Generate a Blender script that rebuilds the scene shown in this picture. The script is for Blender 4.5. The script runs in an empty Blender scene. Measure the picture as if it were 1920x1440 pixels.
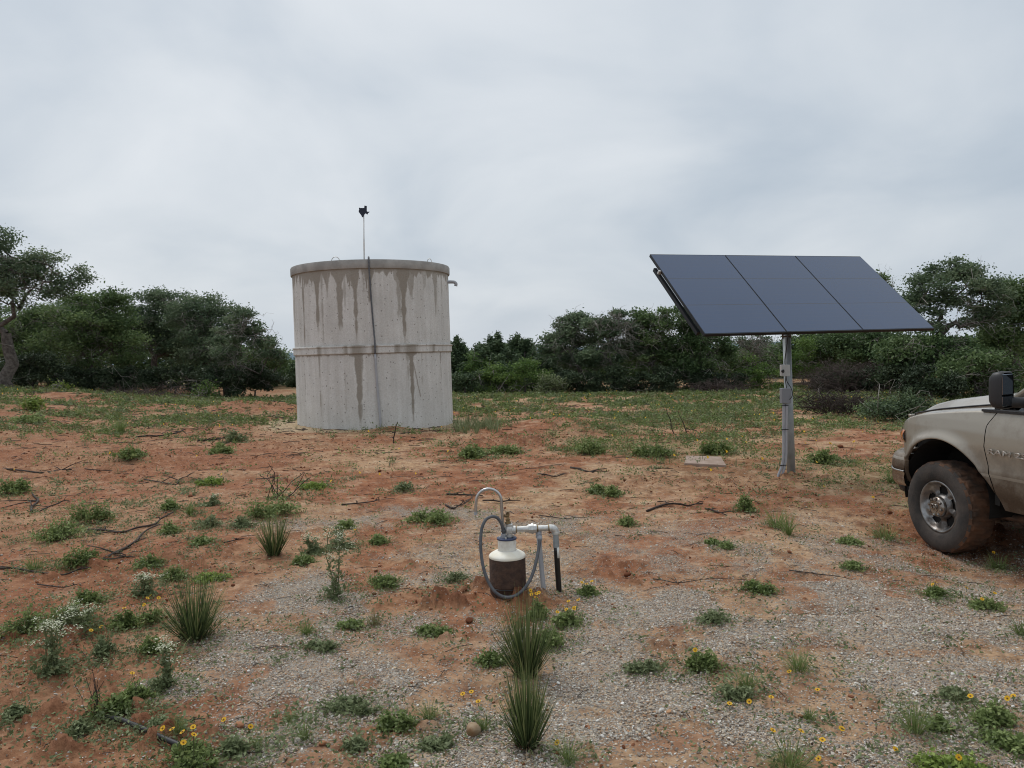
import bpy, bmesh, math, random
import numpy as np
from math import radians, sin, cos, pi, atan
from mathutils import Vector, Matrix

SC = bpy.context.scene
COL = SC.collection
# ------------------------------------------------------------------ camera
CAM_H = 1.75
FPX = 1440.0
ROLL = radians(1.6); PITCH = atan(58/1440)
_R0 = np.array([1, 0, 0.]); FW = np.array([0, cos(PITCH), -sin(PITCH)]); _U0 = np.array([0, sin(PITCH), cos(PITCH)])
CR = cos(ROLL)*_R0 - sin(ROLL)*_U0; CU = sin(ROLL)*_R0 + cos(ROLL)*_U0
CP = np.array([0, 0, CAM_H])
cam_d = bpy.data.cameras.new('camera'); cam_d.sensor_width = 36; cam_d.lens = 27.0
cam_d.clip_start = 0.05; cam_d.clip_end = 9000
cam = bpy.data.objects.new('camera', cam_d); COL.objects.link(cam)
cam.matrix_world = Matrix(((CR[0], CU[0], -FW[0], 0), (CR[1], CU[1], -FW[1], 0), (CR[2], CU[2], -FW[2], CAM_H), (0, 0, 0, 1)))
SC.camera = cam

# ------------------------------------------------------------------ sky, sun, exposure
SUN_EL, SUN_AZ = radians(58), radians(-35)      # azimuth from +Y, negative = left of view
w = bpy.data.worlds.new('World'); SC.world = w; w.use_nodes = True
nt = w.node_tree; nt.nodes.clear()
def N(t, typ, **k):
    n = t.nodes.new(typ)
    for a, b in k.items():
        if a.startswith('i_'): n.inputs[a[2:].replace('_', ' ')].default_value = b
        else: setattr(n, a, b)
    return n
def ramp(t, stops, interp='LINEAR'):
    n = t.nodes.new('ShaderNodeValToRGB'); cr = n.color_ramp; cr.interpolation = interp
    while len(cr.elements) < len(stops): cr.elements.new(0.5)
    for e, (p, c) in zip(cr.elements, stops):
        e.position = p; e.color = tuple(c)+(1,) if len(c) == 3 else c
    return n
def mth(t, op, a, b=None, clamp=False):
    n = t.nodes.new('ShaderNodeMath'); n.operation = op; n.use_clamp = clamp
    for i, v in enumerate((a, b)):
        if v is None: continue
        if isinstance(v, (int, float)): n.inputs[i].default_value = v
        else: t.links.new(v, n.inputs[i])
    return n.outputs[0]
def mixc(t, fac, a, b, mode='MIX'):
    n = t.nodes.new('ShaderNodeMix'); n.data_type = 'RGBA'; n.blend_type = mode
    for i, v in ((0, fac), (6, a), (7, b)):
        if isinstance(v, (int, float)): n.inputs[i].default_value = v
        elif isinstance(v, tuple): n.inputs[i].default_value = v+(1,) if len(v) == 3 else v
        else: t.links.new(v, n.inputs[i])
    return n.outputs[2]
L = nt.links
sky = N(nt, 'ShaderNodeTexSky', sky_type='NISHITA', sun_disc=False, sun_elevation=SUN_EL, sun_rotation=SUN_AZ,
        air_density=1.0, dust_density=4.0, ozone_density=1.0)
tc = N(nt, 'ShaderNodeTexCoord'); sep = N(nt, 'ShaderNodeSeparateXYZ'); L.new(tc.outputs['Generated'], sep.inputs[0])
zz = mth(nt, 'ADD', mth(nt, 'MAXIMUM', sep.outputs[2], 0.0), 0.42)
cx = mth(nt, 'DIVIDE', sep.outputs[0], zz); cy = mth(nt, 'DIVIDE', sep.outputs[1], zz)
cmb = N(nt, 'ShaderNodeCombineXYZ'); L.new(cx, cmb.inputs[0]); L.new(cy, cmb.inputs[1])
n1 = N(nt, 'ShaderNodeTexNoise', i_Scale=1.9, i_Detail=6.0, i_Roughness=0.47, i_Distortion=0.4); L.new(cmb.outputs[0], n1.inputs['Vector'])
n2 = N(nt, 'ShaderNodeTexNoise', i_Scale=0.6, i_Detail=2.0, i_Roughness=0.5)
mp = N(nt, 'ShaderNodeMapping'); mp.inputs['Location'].default_value = (3.7, 1.2, 0); L.new(cmb.outputs[0], mp.inputs[0]); L.new(mp.outputs[0], n2.inputs['Vector'])
cl = mth(nt, 'ADD', mth(nt, 'MULTIPLY', n1.outputs[0], 0.6), mth(nt, 'MULTIPLY', n2.outputs[0], 0.4))
# pale band of thin cloud low over the horizon, ahead
hz = mth(nt, 'MULTIPLY', mth(nt, 'SUBTRACT', 0.16, sep.outputs[2], True), 5.0, True)
cr_ = ramp(nt, [(0.36, (3.5, 4.3, 5.15)), (0.47, (4.7, 5.35, 6.05)), (0.56, (5.9, 6.4, 6.9)), (0.68, (7.2, 7.55, 7.9))])
L.new(cl, cr_.inputs[0])
ccol = mixc(nt, mth(nt, 'MULTIPLY', hz, 0.65), cr_.outputs[0], (6.9, 7.3, 7.75))
up = mth(nt, 'POWER', mth(nt, 'MAXIMUM', sep.outputs[2], 0.0), 1.5)
ccol = mixc(nt, mth(nt, 'MULTIPLY', up, 0.75, True), ccol, (8.6, 8.9, 9.2))
bcol = mixc(nt, 0.92, sky.outputs[0], ccol)
bg = N(nt, 'ShaderNodeBackground', i_Strength=0.1); L.new(bcol, bg.inputs[0])
wo = N(nt, 'ShaderNodeOutputWorld'); L.new(bg.outputs[0], wo.inputs[0])

sl = bpy.data.lights.new('sun', 'SUN'); sl.energy = 1.45; sl.angle = radians(24); sl.color = (1, 0.98, 0.95)
so = bpy.data.objects.new('sun', sl); COL.objects.link(so)
so.rotation_euler = Vector((sin(SUN_AZ)*cos(SUN_EL), cos(SUN_AZ)*cos(SUN_EL), sin(SUN_EL))).to_track_quat('Z', 'Y').to_euler()
SC.view_settings.view_transform = 'Standard'; SC.view_settings.look = 'None'
SC.view_settings.exposure = 0.12; SC.view_settings.gamma = 1.0
SC.render.engine = 'CYCLES'
SC.cycles.max_bounces = 6; SC.cycles.transparent_max_bounces = 8; SC.cycles.diffuse_bounces = 3
SC.cycles.use_denoising = True; SC.cycles.pixel_filter_type = 'BLACKMAN_HARRIS'; SC.cycles.filter_width = 1.05

# ------------------------------------------------------------------ helpers
rng = np.random.default_rng(7)
def _hash(ix, iy, s):
    h = (ix.astype(np.int64)*374761393 + iy.astype(np.int64)*668265263 + s*1274126177) & 0xffffffff
    h = ((h ^ (h >> 13))*1274126177) & 0xffffffff
    return ((h ^ (h >> 16)) & 0xffffff)/float(0xffffff)
def vnoise(x, y, s=0):
    x = np.asarray(x, float); y = np.asarray(y, float)
    ix = np.floor(x); iy = np.floor(y); fx = x-ix; fy = y-iy
    fx = fx*fx*(3-2*fx); fy = fy*fy*(3-2*fy)
    a = _hash(ix, iy, s); b = _hash(ix+1, iy, s); c = _hash(ix, iy+1, s); d = _hash(ix+1, iy+1, s)
    return a+(b-a)*fx+(c-a)*fy+(a-b-c+d)*fx*fy
def fbm(x, y, s=0, o=4, g=0.5):
    v = 0; a = 1; t = 0
    for i in range(o):
        v = v+a*vnoise(x*2**i+i*17.3, y*2**i-i*9.1, s+i); t += a; a *= g
    return v/t
def sstep(a, b, x):
    t = np.clip((x-a)/(b-a), 0, 1); return t*t*(3-2*t)
AZS = [-0.9, -0.7, -0.49, -0.32, -0.1, 0.2, 0.45, 0.7]; ZFAR = [1.3, 1.05, 0.5, 0.12, 0.0, -0.08, -0.12, -0.2]
MOUNDS = [(-0.08, 5.55, 0.30, 0.30, 0.035), (0.28, 5.55, 0.16, 0.15, 0.03), (-2.75, 17.6, 0.55, 0.4, 0.13), (-1.6, 16.2, 3.2, 1.1, 0.10), (1.0, 17.5, 1.5, 1.6, 0.28),
          (0.1, 14.6, 1.8, 1.2, 0.10), (3.9, 10.2, 0.6, 0.45, 0.05), (3.95, 6.2, 0.9, 1.6, -0.15), (-8.4, 24.5, 1.8, 1.3, 0.30), (-14, 25, 2.5, 1.0, 0.25),
          (-6.5, 13.2, 1.6, 0.35, 0.12), (-4.6, 11.6, 1.3, 0.3, 0.09), (-4.1, 9.0, 1.4, 0.5, 0.05), (2.0, 5.0, 0.5, 0.1, -0.03), (1.9, 5.75, 0.9, 0.07, -0.03), (-3.0, 7.2, 0.9, 0.5, 0.05),
          (2.3, 4.55, 0.45, 0.12, 0.035), (1.7, 4.8, 0.3, 0.12, 0.03), (2.0, 6.6, 0.8, 0.25, 0.03), (0.6, 10.8, 1.2, 0.4, 0.05)]
def height(x, y):
    x = np.asarray(x, float); y = np.asarray(y, float)
    yy = np.maximum(y, 0.5); az = np.clip(x/yy, -0.9, 0.9)
    z = np.interp(az, AZS, ZFAR)*sstep(10, 33, np.hypot(x, y))*(y > 0)
    for mx, my, sx, sy, h in MOUNDS:
        z = z+h*np.exp(-((x-mx)/sx)**2-((y-my)/sy)**2)
    z = z+0.05*(fbm(x*0.8, y*0.8, 3, 3)-0.5)+0.20*(fbm(x*0.16, y*0.16, 9, 2)-0.5)*sstep(9, 20, y)
    return z
def hgt(x, y): return float(height(np.array([x]), np.array([y]))[0])
def ray(px, py): return ((px-960)*CR-(py-720)*CU)/FPX+FW
def G(px, py):
    """point of the ground seen at photo pixel px, py"""
    r = ray(px, py); t = 2.0; last = 2.0
    while t < 200:
        P = CP+r*t
        if P[2] < hgt(P[0], P[1]): break
        last = t; t *= 1.02
    lo, hi = last, t
    for _ in range(14):
        m = (lo+hi)/2; P = CP+r*m
        if P[2] < hgt(P[0], P[1]): hi = m
        else: lo = m
    P = CP+r*hi; return Vector((P[0], P[1], hgt(P[0], P[1])))
def atY(px, py, Y):
    r = ray(px, py); P = CP+r*Y/r[1]; return Vector(P)

class MB:
    """collects geometry, then links it as one mesh object"""
    def __init__(s): s.v = []; s.f = []; s.t = []; s.n = 0
    def add(s, V, F, tint=0.5):
        V = np.asarray(V, float).reshape(-1, 3)
        s.v.append(V); s.f.append((np.asarray(F, int)+s.n)) if len(F) and not isinstance(F, list) else [s.f.append(np.asarray(q, int)[None]+s.n) for q in F]
        s.t.append(np.full(len(V), tint) if np.isscalar(tint) else np.asarray(tint, float)); s.n += len(V); return s
    def box(s, c, d, rot=None, tint=0.5):
        V = np.array([(i, j, k) for i in (-.5, .5) for j in (-.5, .5) for k in (-.5, .5)])*np.array(d)
        if rot is not None: V = V@np.array(rot.to_3x3()).T
        return s.add(V+np.array(c), np.array([(0, 1, 3, 2), (4, 6, 7, 5), (0, 4, 5, 1), (2, 3, 7, 6), (0, 2, 6, 4), (1, 5, 7, 3)]), tint)
    def tube(s, pts, r, n=8, cap=True, tint=0.5, smooth=0):
        P = np.array([tuple(p) for p in pts], float)
        R = np.full(len(P), r, float) if np.isscalar(r) else np.asarray(r, float)
        if smooth:
            t = np.linspace(0, len(P)-1, (len(P)-1)*smooth+1); Q = []
            for u in t:
                i = min(int(u), len(P)-2); f = u-i
                p0 = P[max(i-1, 0)]; p1 = P[i]; p2 = P[i+1]; p3 = P[min(i+2, len(P)-1)]
                Q.append(0.5*((2*p1)+(-p0+p2)*f+(2*p0-5*p1+4*p2-p3)*f*f+(-p0+3*p1-3*p2+p3)*f**3))
            R = np.interp(t, range(len(P)), R); P = np.array(Q)
        m = len(P); T = np.gradient(P, axis=0); T /= (np.linalg.norm(T, axis=1)[:, None]+1e-12)
        a = np.array([0, 0, 1.]) if abs(T[0][2]) < .9 else np.array([1., 0, 0])
        u = np.cross(T[0], a); u /= np.linalg.norm(u); V = []
        an = np.arange(n)*2*pi/n
        for i in range(m):
            u = u-T[i]*(u@T[i]); u /= (np.linalg.norm(u)+1e-12); b = np.cross(T[i], u)
            V.append(P[i]+R[i]*(np.cos(an)[:, None]*u+np.sin(an)[:, None]*b))
        V = np.concatenate(V); i = np.repeat(np.arange(m-1), n); j = np.tile(np.arange(n), m-1)
        F = np.stack([i*n+j, i*n+(j+1) % n, (i+1)*n+(j+1) % n, (i+1)*n+j], 1)
        s.add(V, F, tint)
        if cap and n > 3:
            k = s.n-len(V)
            s.f.append(np.array([list(range(k+n-1, k-1, -1))])); s.f.append(np.array([list(range(k+(m-1)*n, k+m*n))]))
        return s
    def lathe(s, prof, n=32, org=(0, 0, 0), axis=(0, 0, 1), tint=0.5):
        """prof: (radius, height) along axis"""
        ax = Vector(axis).normalized(); q = Vector((0, 0, 1)).rotation_difference(ax).to_matrix()
        m = len(prof); an = np.arange(n)*2*pi/n; V = []
        for r, h in prof: V.append(np.stack([r*np.cos(an), r*np.sin(an), np.full(n, h)], 1))
        V = np.concatenate(V)@np.array(q).T+np.array(org)
        i = np.repeat(np.arange(m-1), n); j = np.tile(np.arange(n), m-1)
        return s.add(V, np.stack([i*n+j, i*n+(j+1) % n, (i+1)*n+(j+1) % n, (i+1)*n+j], 1), tint)
    def grid(s, V, nu, nv, tint=0.5, closed=False):
        i = np.repeat(np.arange(nu-1), nv-1); j = np.tile(np.arange(nv-1), nu-1)
        return s.add(V, np.stack([i*nv+j, i*nv+j+1, (i+1)*nv+j+1, (i+1)*nv+j], 1), tint)
    def ball(s, c, r, n=10, tint=0.5):
        p = [(max(1e-4, sin(pi*i/n)), -cos(pi*i/n)) for i in range(n+1)]
        r = (r, r, r) if np.isscalar(r) else r
        m = MB().lathe(p, n*2); V = m.v[0]*np.array(r)+np.array(c)
        return s.add(V, m.f[0], tint)
    def build(s, name, mat, parent=None, smooth=True, bevel=0, label=None):
        V = np.concatenate(s.v); T = np.concatenate(s.t)
        me = bpy.data.meshes.new(name); me.vertices.add(len(V)); me.vertices.foreach_set('co', V.ravel())
        nl = sum(f.size for f in s.f); nf = sum(len(f) for f in s.f)
        me.loops.add(nl); me.polygons.add(nf)
        me.loops.foreach_set('vertex_index', np.concatenate([f.ravel() for f in s.f]).astype(np.int32))
        tot = np.concatenate([np.full(len(f), f.shape[1]) for f in s.f]).astype(np.int32)
        st = np.concatenate([[0], np.cumsum(tot)[:-1]]).astype(np.int32)
        me.polygons.foreach_set('loop_start', st); me.polygons.foreach_set('loop_total', tot)
        me.polygons.foreach_set('use_smooth', np.full(nf, bool(smooth)))
        a = me.attributes.new('tint', 'FLOAT', 'POINT'); a.data.foreach_set('value', T.astype(np.float32))
        me.update(calc_edges=True); me.validate()
        me.materials.append(mat)
        o = bpy.data.objects.new(name, me); COL.objects.link(o)
        if smooth == 'auto':
            me.set_sharp_from_angle(angle=radians(35))
        if bevel:
            b = o.modifiers.new('bevel', 'BEVEL'); b.width = bevel; b.segments = 2; b.limit_method = 'ANGLE'
        if parent is not None: o.parent = parent
        if label: o['label'] = label
        return o
def tag(o, label, cat, group=None, kind=None):
    o['label'] = label; o['category'] = cat
    if group: o['group'] = group
    if kind: o['kind'] = kind
    return o
def empty(name, loc, rz=0.0):
    o = bpy.data.objects.new(name, None); o.empty_display_size = 0.1; COL.objects.link(o)
    o.location = loc; o.rotation_euler = (0, 0, rz); return o

# ------------------------------------------------------------------ materials
def mat(name, col, rough=0.6, metal=0.0, var=None, vs=8.0, bump=0.0, bs=60.0, spec=0.5, coat=0.0, trans=0.0, extra=None, tintramp=None):
    m = bpy.data.materials.new(name); m.use_nodes = True; t = m.node_tree; p = t.nodes['Principled BSDF']
    p.inputs['Roughness'].default_value = rough; p.inputs['Metallic'].default_value = metal
    p.inputs['Specular IOR Level'].default_value = spec; p.inputs['Coat Weight'].default_value = coat
    c = None
    if tintramp:
        a = N(t, 'ShaderNodeAttribute', attribute_name='tint'); r = ramp(t, tintramp); t.links.new(a.outputs['Fac'], r.inputs[0]); c = r.outputs[0]
    tco = N(t, 'ShaderNodeTexCoord')
    if var:
        n = N(t, 'ShaderNodeTexNoise', i_Scale=vs, i_Detail=6.0, i_Roughness=0.6); t.links.new(tco.outputs['Object'], n.inputs['Vector'])
        r = ramp(t, [(0.38, (0, 0, 0)), (0.62, (1, 1, 1))]); t.links.new(n.outputs[0], r.inputs[0])
        c = mixc(t, r.outputs[0], c if c is not None else tuple(col), tuple(var)) if not tintramp else mixc(t, mth(t, 'MULTIPLY', r.outputs[0], 0.45), c, tuple(var))
    if c is None: p.inputs['Base Color'].default_value = tuple(col)+(1,)
    else: t.links.new(c, p.inputs['Base Color'])
    if bump:
        n = N(t, 'ShaderNodeTexNoise', i_Scale=bs, i_Detail=5.0); t.links.new(tco.outputs['Object'], n.inputs['Vector'])
        b = N(t, 'ShaderNodeBump', i_Strength=bump, i_Distance=0.01); t.links.new(n.outputs[0], b.inputs['Height']); t.links.new(b.outputs[0], p.inputs['Normal'])
    if trans:
        tr = N(t, 'ShaderNodeBsdfTranslucent'); mx = N(t, 'ShaderNodeMixShader', i_Fac=trans); o = t.nodes['Material Output']
        if c is None: tr.inputs[0].default_value = tuple(col)+(1,)
        else: t.links.new(c, tr.inputs[0])
        t.links.new(p.outputs[0], mx.inputs[1]); t.links.new(tr.outputs[0], mx.inputs[2]); t.links.new(mx.outputs[0], o.inputs[0])
    if extra: extra(t, p, c)
    return m
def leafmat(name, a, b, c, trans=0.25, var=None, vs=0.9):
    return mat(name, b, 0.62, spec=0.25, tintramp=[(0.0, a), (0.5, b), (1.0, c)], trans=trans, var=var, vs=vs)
M = {}
M['oak'] = leafmat('oak leaves', (.055, .100, .038), (.125, .195, .072), (.25, .33, .14), .32, (.10, .145, .06), .7)
M['oak2'] = leafmat('live oak leaves', (.056, .096, .052), (.130, .188, .102), (.26, .325, .19), .32, (.11, .145, .085), .7)
M['brush'] = leafmat('brush leaves', (.06, .11, .028), (.12, .20, .050), (.22, .31, .09), .3)
M['juniper'] = leafmat('juniper sprays', (.036, .064, .032), (.075, .115, .055), (.135, .185, .085), .1)
M['oakd'] = leafmat('shaded oak leaves', (.040, .078, .030), (.092, .150, .056), (.19, .26, .11), .3, (.075, .105, .045), .7)  # darker copy of the oak colours, shade of the lower trees painted in
M['thicket'] = leafmat('shade-darkened thicket leaves', (.024, .042, .022), (.045, .072, .036), (.09, .125, .06), .15, (.055, .068, .04), .7)  # shade low in the tree line is put into this darker leaf colour
M['bark'] = mat('bark', (.055, .046, .039), .9, var=(.135, .12, .105), vs=9, bump=.5, bs=40)
M['twig'] = mat('lichen grey twigs', (.17, .155, .135), .9, var=(.30, .28, .25), vs=5)
M['deadtwig'] = mat('dry purple brown twigs', (.062, .045, .040), .95, var=(.11, .085, .075), vs=3)
M['charred'] = mat('dead wood', (.024, .017, .013), .9, var=(.062, .045, .035), vs=14, bump=.5, bs=60)
M['weed'] = leafmat('weed leaves', (.080, .120, .034), (.175, .235, .075), (.33, .39, .16), .3)
M['weedblue'] = leafmat('bluish weed leaves', (.090, .120, .050), (.180, .220, .105), (.32, .36, .20), .25)
M['weedlime'] = leafmat('bright weed leaves', (.10, .15, .03), (.19, .27, .055), (.32, .40, .11), .3)
M['drygrass'] = leafmat('dry grass', (.14, .13, .06), (.22, .19, .09), (.34, .28, .15), .2)
M['yucca'] = leafmat('yucca blades', (.034, .055, .024), (.095, .135, .045), (.32, .35, .15), .1)
M['yuccadry'] = leafmat('dry yucca blades', (.10, .055, .035), (.20, .13, .08), (.36, .28, .18), .1)
M['petal'] = mat('yellow petals', (.80, .48, .02), .6, trans=.3)
M['petalcore'] = mat('flower centre', (.22, .10, .02), .8)
M['umbel'] = mat('cream flower heads', (.62, .64, .48), .7, trans=.25)
M['stem'] = mat('green stem', (.11, .13, .055), .7)
def conc_extra(t, p, c): pass
M['galv'] = mat('galvanised steel', (.50, .50, .49), .45, .6, var=(.70, .69, .66), vs=30, bump=.1)
M['galvpole'] = mat('weathered galvanised pole', (.27, .30, .31), .55, .35, var=(.36, .39, .40), vs=6, bump=.1, bs=30)
M['brass'] = mat('old brass', (.20, .14, .075), .5, .7, var=(.30, .22, .12), vs=40)
M['rust'] = mat('rusty casing', (.042, .022, .015), .85, .1, var=(.080, .042, .026), vs=22, bump=.6, bs=50)
M['cream'] = mat('cream cap', (.86, .84, .76), .6, var=(.80, .75, .62), vs=12)
M['pvc'] = mat('white pvc', (.86, .85, .80), .45, var=(.68, .65, .58), vs=14)
M['blueplate'] = mat('blue seal plate', (.035, .05, .11), .5)
M['greyhose'] = mat('grey hose', (.075, .08, .09), .5, var=(.12, .125, .135), vs=20)
M['greypvc'] = mat('grey conduit', (.34, .35, .38), .5, var=(.40, .41, .43), vs=8)
M['blackpvc'] = mat('black plastic pipe', (.012, .012, .013), .3)
M['stickerw'] = mat('white sticker', (.7, .7, .66), .5)
M['solar'] = mat('solar glass', (.035, .046, .075), .16, 0, spec=.65, coat=.15)
M['blackframe'] = mat('black anodised frame', (.014, .016, .020), .4, .4)
M['boxlight'] = mat('pale control box', (.50, .51, .49), .5, var=(.42, .43, .42), vs=10)
M['boxgrey'] = mat('grey junction box', (.22, .23, .25), .55)
M['black'] = mat('black rubber', (.016, .016, .017), .55)
M['vane'] = mat('dark painted vane', (.010, .018, .040), .6)
M['stone'] = mat('buff stone', (.34, .26, .17), .8, var=(.22, .12, .055), vs=12, bump=.6, bs=20)
M['slab'] = mat('pale concrete slab', (.36, .27, .22), .9, var=(.28, .20, .15), vs=6, bump=.4, bs=30)

# ------------------------------------------------------------------ ground
GRAV = []   # (x, y, rx, ry, weight) from places seen in the photo
for px, py, rx, ry, wgt in [(1300, 1300, 2.0, .9, 1.1), (1500, 1150, 1.9, .9, .8), (560, 1130, .55, .9, .9), (700, 1300, .9, .45, .9), (950, 1290, .9, .6, .8), (480, 1240, .35, .35, .8), (1400, 1080, 1.3, .5, .6), (1750, 1200, 1.0, .8, .6),
        (330, 1290, .35, .2, .8), (600, 1400, .6, .3, .9), (640, 975, .9, .6, .45), (830, 960, .9, .5, .5), (1050, 985, .9, .5, .45), (1250, 1010, 1.2, .5, .3), (1150, 1430, .9, .3, .9), (1700, 1400, .6, .3, .5)]:
    q = G(px, py); GRAV.append((q.x, q.y, rx, ry, wgt))
REDS = []
for px, py, rx, ry, wgt in [(850, 1120, .7, .35, 1), (960, 1130, .5, .22, 1), (1150, 1070, .5, .3, .5), (1560, 1215, .35, .10, .9), (1680, 1225, .5, .08, .8), (1200, 1215, .4, .1, .6), (730, 1060, .35, .2, .7), (720, 1330, .14, .08, .8), (760, 1370, .22, .08, .7),
        (1290, 1095, .9, .08, .5), (100, 1330, .7, .5, .7), (200, 1390, .7, .3, .8), (60, 1220, .4, .5, .8), (300, 1060, 1.0, .6, .7), (940, 830, 1.5, 1.0, .9), (650, 830, 2.5, .9, .6), (1350, 905, 1.8, .8, .5), (90, 870, 4, 1.6, .5), (300, 850, 2.5, 1.2, .5),
        (960, 1195, .6, .06, .4), (480, 765, 2.2, 1.4, .9), (1000, 815, 1.5, 1.5, .7), (520, 1215, .3, .08, .8), (1480, 1345, .2, .06, .3), (1060, 1400, .15, .08, .3), (1850, 1000, 1.0, .8, .6)]:
    q = G(px, py); REDS.append((q.x, q.y, rx, ry, wgt))
def gmask(x, y, L_, s=5):
    v = np.zeros_like(x)
    wob = 0.55*(fbm(x*1.6, y*1.6, s, 4)-.5)*2
    for a, b, rx, ry, wg in L_:
        d = np.sqrt(((x-a)/rx)**2+((y-b)/ry)**2)+wob
        v = np.maximum(v, wg*(1-sstep(0.45, 1.3, d)))
    return v
def gravel_at(x, y):
    g = gmask(x, y, GRAV, 5); r = gmask(x, y, REDS, 11)
    base = 0.38*sstep(9.0, 5.5, y)*sstep(-2.2, -1.2, x-0.1*y)
    g = np.maximum(g, base)
    n = fbm(x*2.6, y*2.6, 21, 5)
    return np.clip((g*1.2-r*.6)*(.18+1.25*sstep(.36, .60, n)), 0, 1)
def green_at(x, y):
    n = fbm(x*.55, y*.8, 31, 5, .6); az = x/np.maximum(y, .5)
    y0 = np.interp(az, [-.05, .08, .3, .5], [14, 11.6, 9.3, 6.9]); far = sstep(y0, y0+2.2, y)*sstep(-.02, .12, az)+.6*sstep(13, 18, y)*sstep(.0, -.1, az)
    far = np.maximum(far, .85*sstep(19, 24, y)*sstep(-.45, -.2, az))
    g = np.clip(far, 0, 1)*sstep(.36, .56, n)
    g = g*(1-gmask(x, y, REDS, 11))*(.65+.35*sstep(.40, .58, fbm(x*.35+5, y*.8, 33, 4, .6)))
    return np.clip(g, 0, 1)
def ground_mesh():
    a_f = np.radians(np.arange(-42, 42.01, .13)); a_c = np.radians(np.arange(44, 317, 4.0))
    az = np.concatenate([a_f, a_c]); r = [0.0, .6, 1.2, 1.8, 2.3, 2.7]
    while r[-1] < 70: r.append(r[-1]*1.0052)
    while r[-1] < 6000: r.append(r[-1]*1.12)
    r = np.array(r); nr, na = len(r), len(az)
    RR, AA = np.meshgrid(r, az, indexing='ij'); X = (RR*np.sin(AA)).ravel(); Y = (RR*np.cos(AA)).ravel()
    Z = height(X, Y); near = sstep(45, 8, RR.ravel())
    gr = gravel_at(X, Y); rd = gmask(X, Y, REDS, 11); gn = green_at(X, Y)
    # clods, crusts and small relief
    cl = fbm(X*7, Y*7, 41, 4, .6); cl2 = fbm(X*22, Y*22, 43, 3, .6)
    rough = .35+1.7*rd
    Z = Z+near*(.034*(cl-.5)*rough+.034*sstep(.56, .76, cl)*rough*(1-.7*gr)+.020*(cl2-.5)*(1-.4*gr)*(.6+rd)-.02*sstep(.06, .0, np.abs(fbm(X*1.9, Y*2.6, 61, 4)-.5))*(1-gr))
    far = sstep(120, 400, RR.ravel()); Z = Z*(1-far)+far*(-2.0)
    i = np.repeat(np.arange(nr-1), na); j = np.tile(np.arange(na), nr-1)
    F = np.stack([i*na+j, (i+1)*na+j, (i+1)*na+(j+1) % na, i*na+(j+1) % na], 1)
    o = MB().add(np.stack([X, Y, Z], 1), F[:, ::-1]).build('ground', ground_mat(), smooth=True)
    # base colours of soils
    red = np.array([.300, .130, .064]); tan = np.array([.415, .262, .150]); pale = np.array([.49, .365, .245]); dark = np.array([.160, .065, .034]); grv = np.array([.40, .320, .230]); gre = np.array([.150, .150, .060])
    n = fbm(X*.9, Y*.9, 51, 5, .6)[:, None]; m = fbm(X*4, Y*5, 57, 5, .65)[:, None]
    c = red+(tan-red)*sstep(.40, .66, n+(.11*sstep(7.5, 5.5, Y)*sstep(-1.6, -.6, X))[:, None])
    c = c+(pale-c)*(.55*sstep(.5, .75, m))
    c = c+(dark-c)*(.65*sstep(.46, .28, m))
    c = c+(red*.88-c)*(rd[:, None]*.55)
    c = c+(dark-c)*(.5*sstep(.56, .70, cl)*(1-gr)*(.5+rd))[:, None]
    leftred = (sstep(-.15, -.40, X/np.maximum(Y, .5)))[:, None]; c = c+(np.array([.285, .128, .068])-c)*.45*leftred
    c = c+(grv-c)*(.75*gr[:, None]); c = c+(gre-c)*(.42*gn[:, None])
    bnd = sstep(34, 60, Y); c = c+(np.array([.10, .13, .05])-c)*(bnd[:, None]*.9)
    # pale sand thrown round the foot of the tank
    dt = np.hypot(X+3.7, Y-20.1)+.8*(fbm(X*1.2, Y*1.2, 71, 3)-.5); ts = sstep(3.1, 2.4, dt); c = c+(np.array([.46, .36, .23])-c)*(ts*.8)[:, None]
    me = o.data; a = me.attributes.new('gcol', 'FLOAT_COLOR', 'POINT')
    a.data.foreach_set('color', np.concatenate([c, np.ones((len(c), 1))], 1).astype(np.float32).ravel())
    a = me.attributes.new('gravel', 'FLOAT', 'POINT'); a.data.foreach_set('value', gr.astype(np.float32))
    tag(o, 'bare red and tan soil with grey gravel patches', 'ground', kind='structure'); del o['category']; return o
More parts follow.
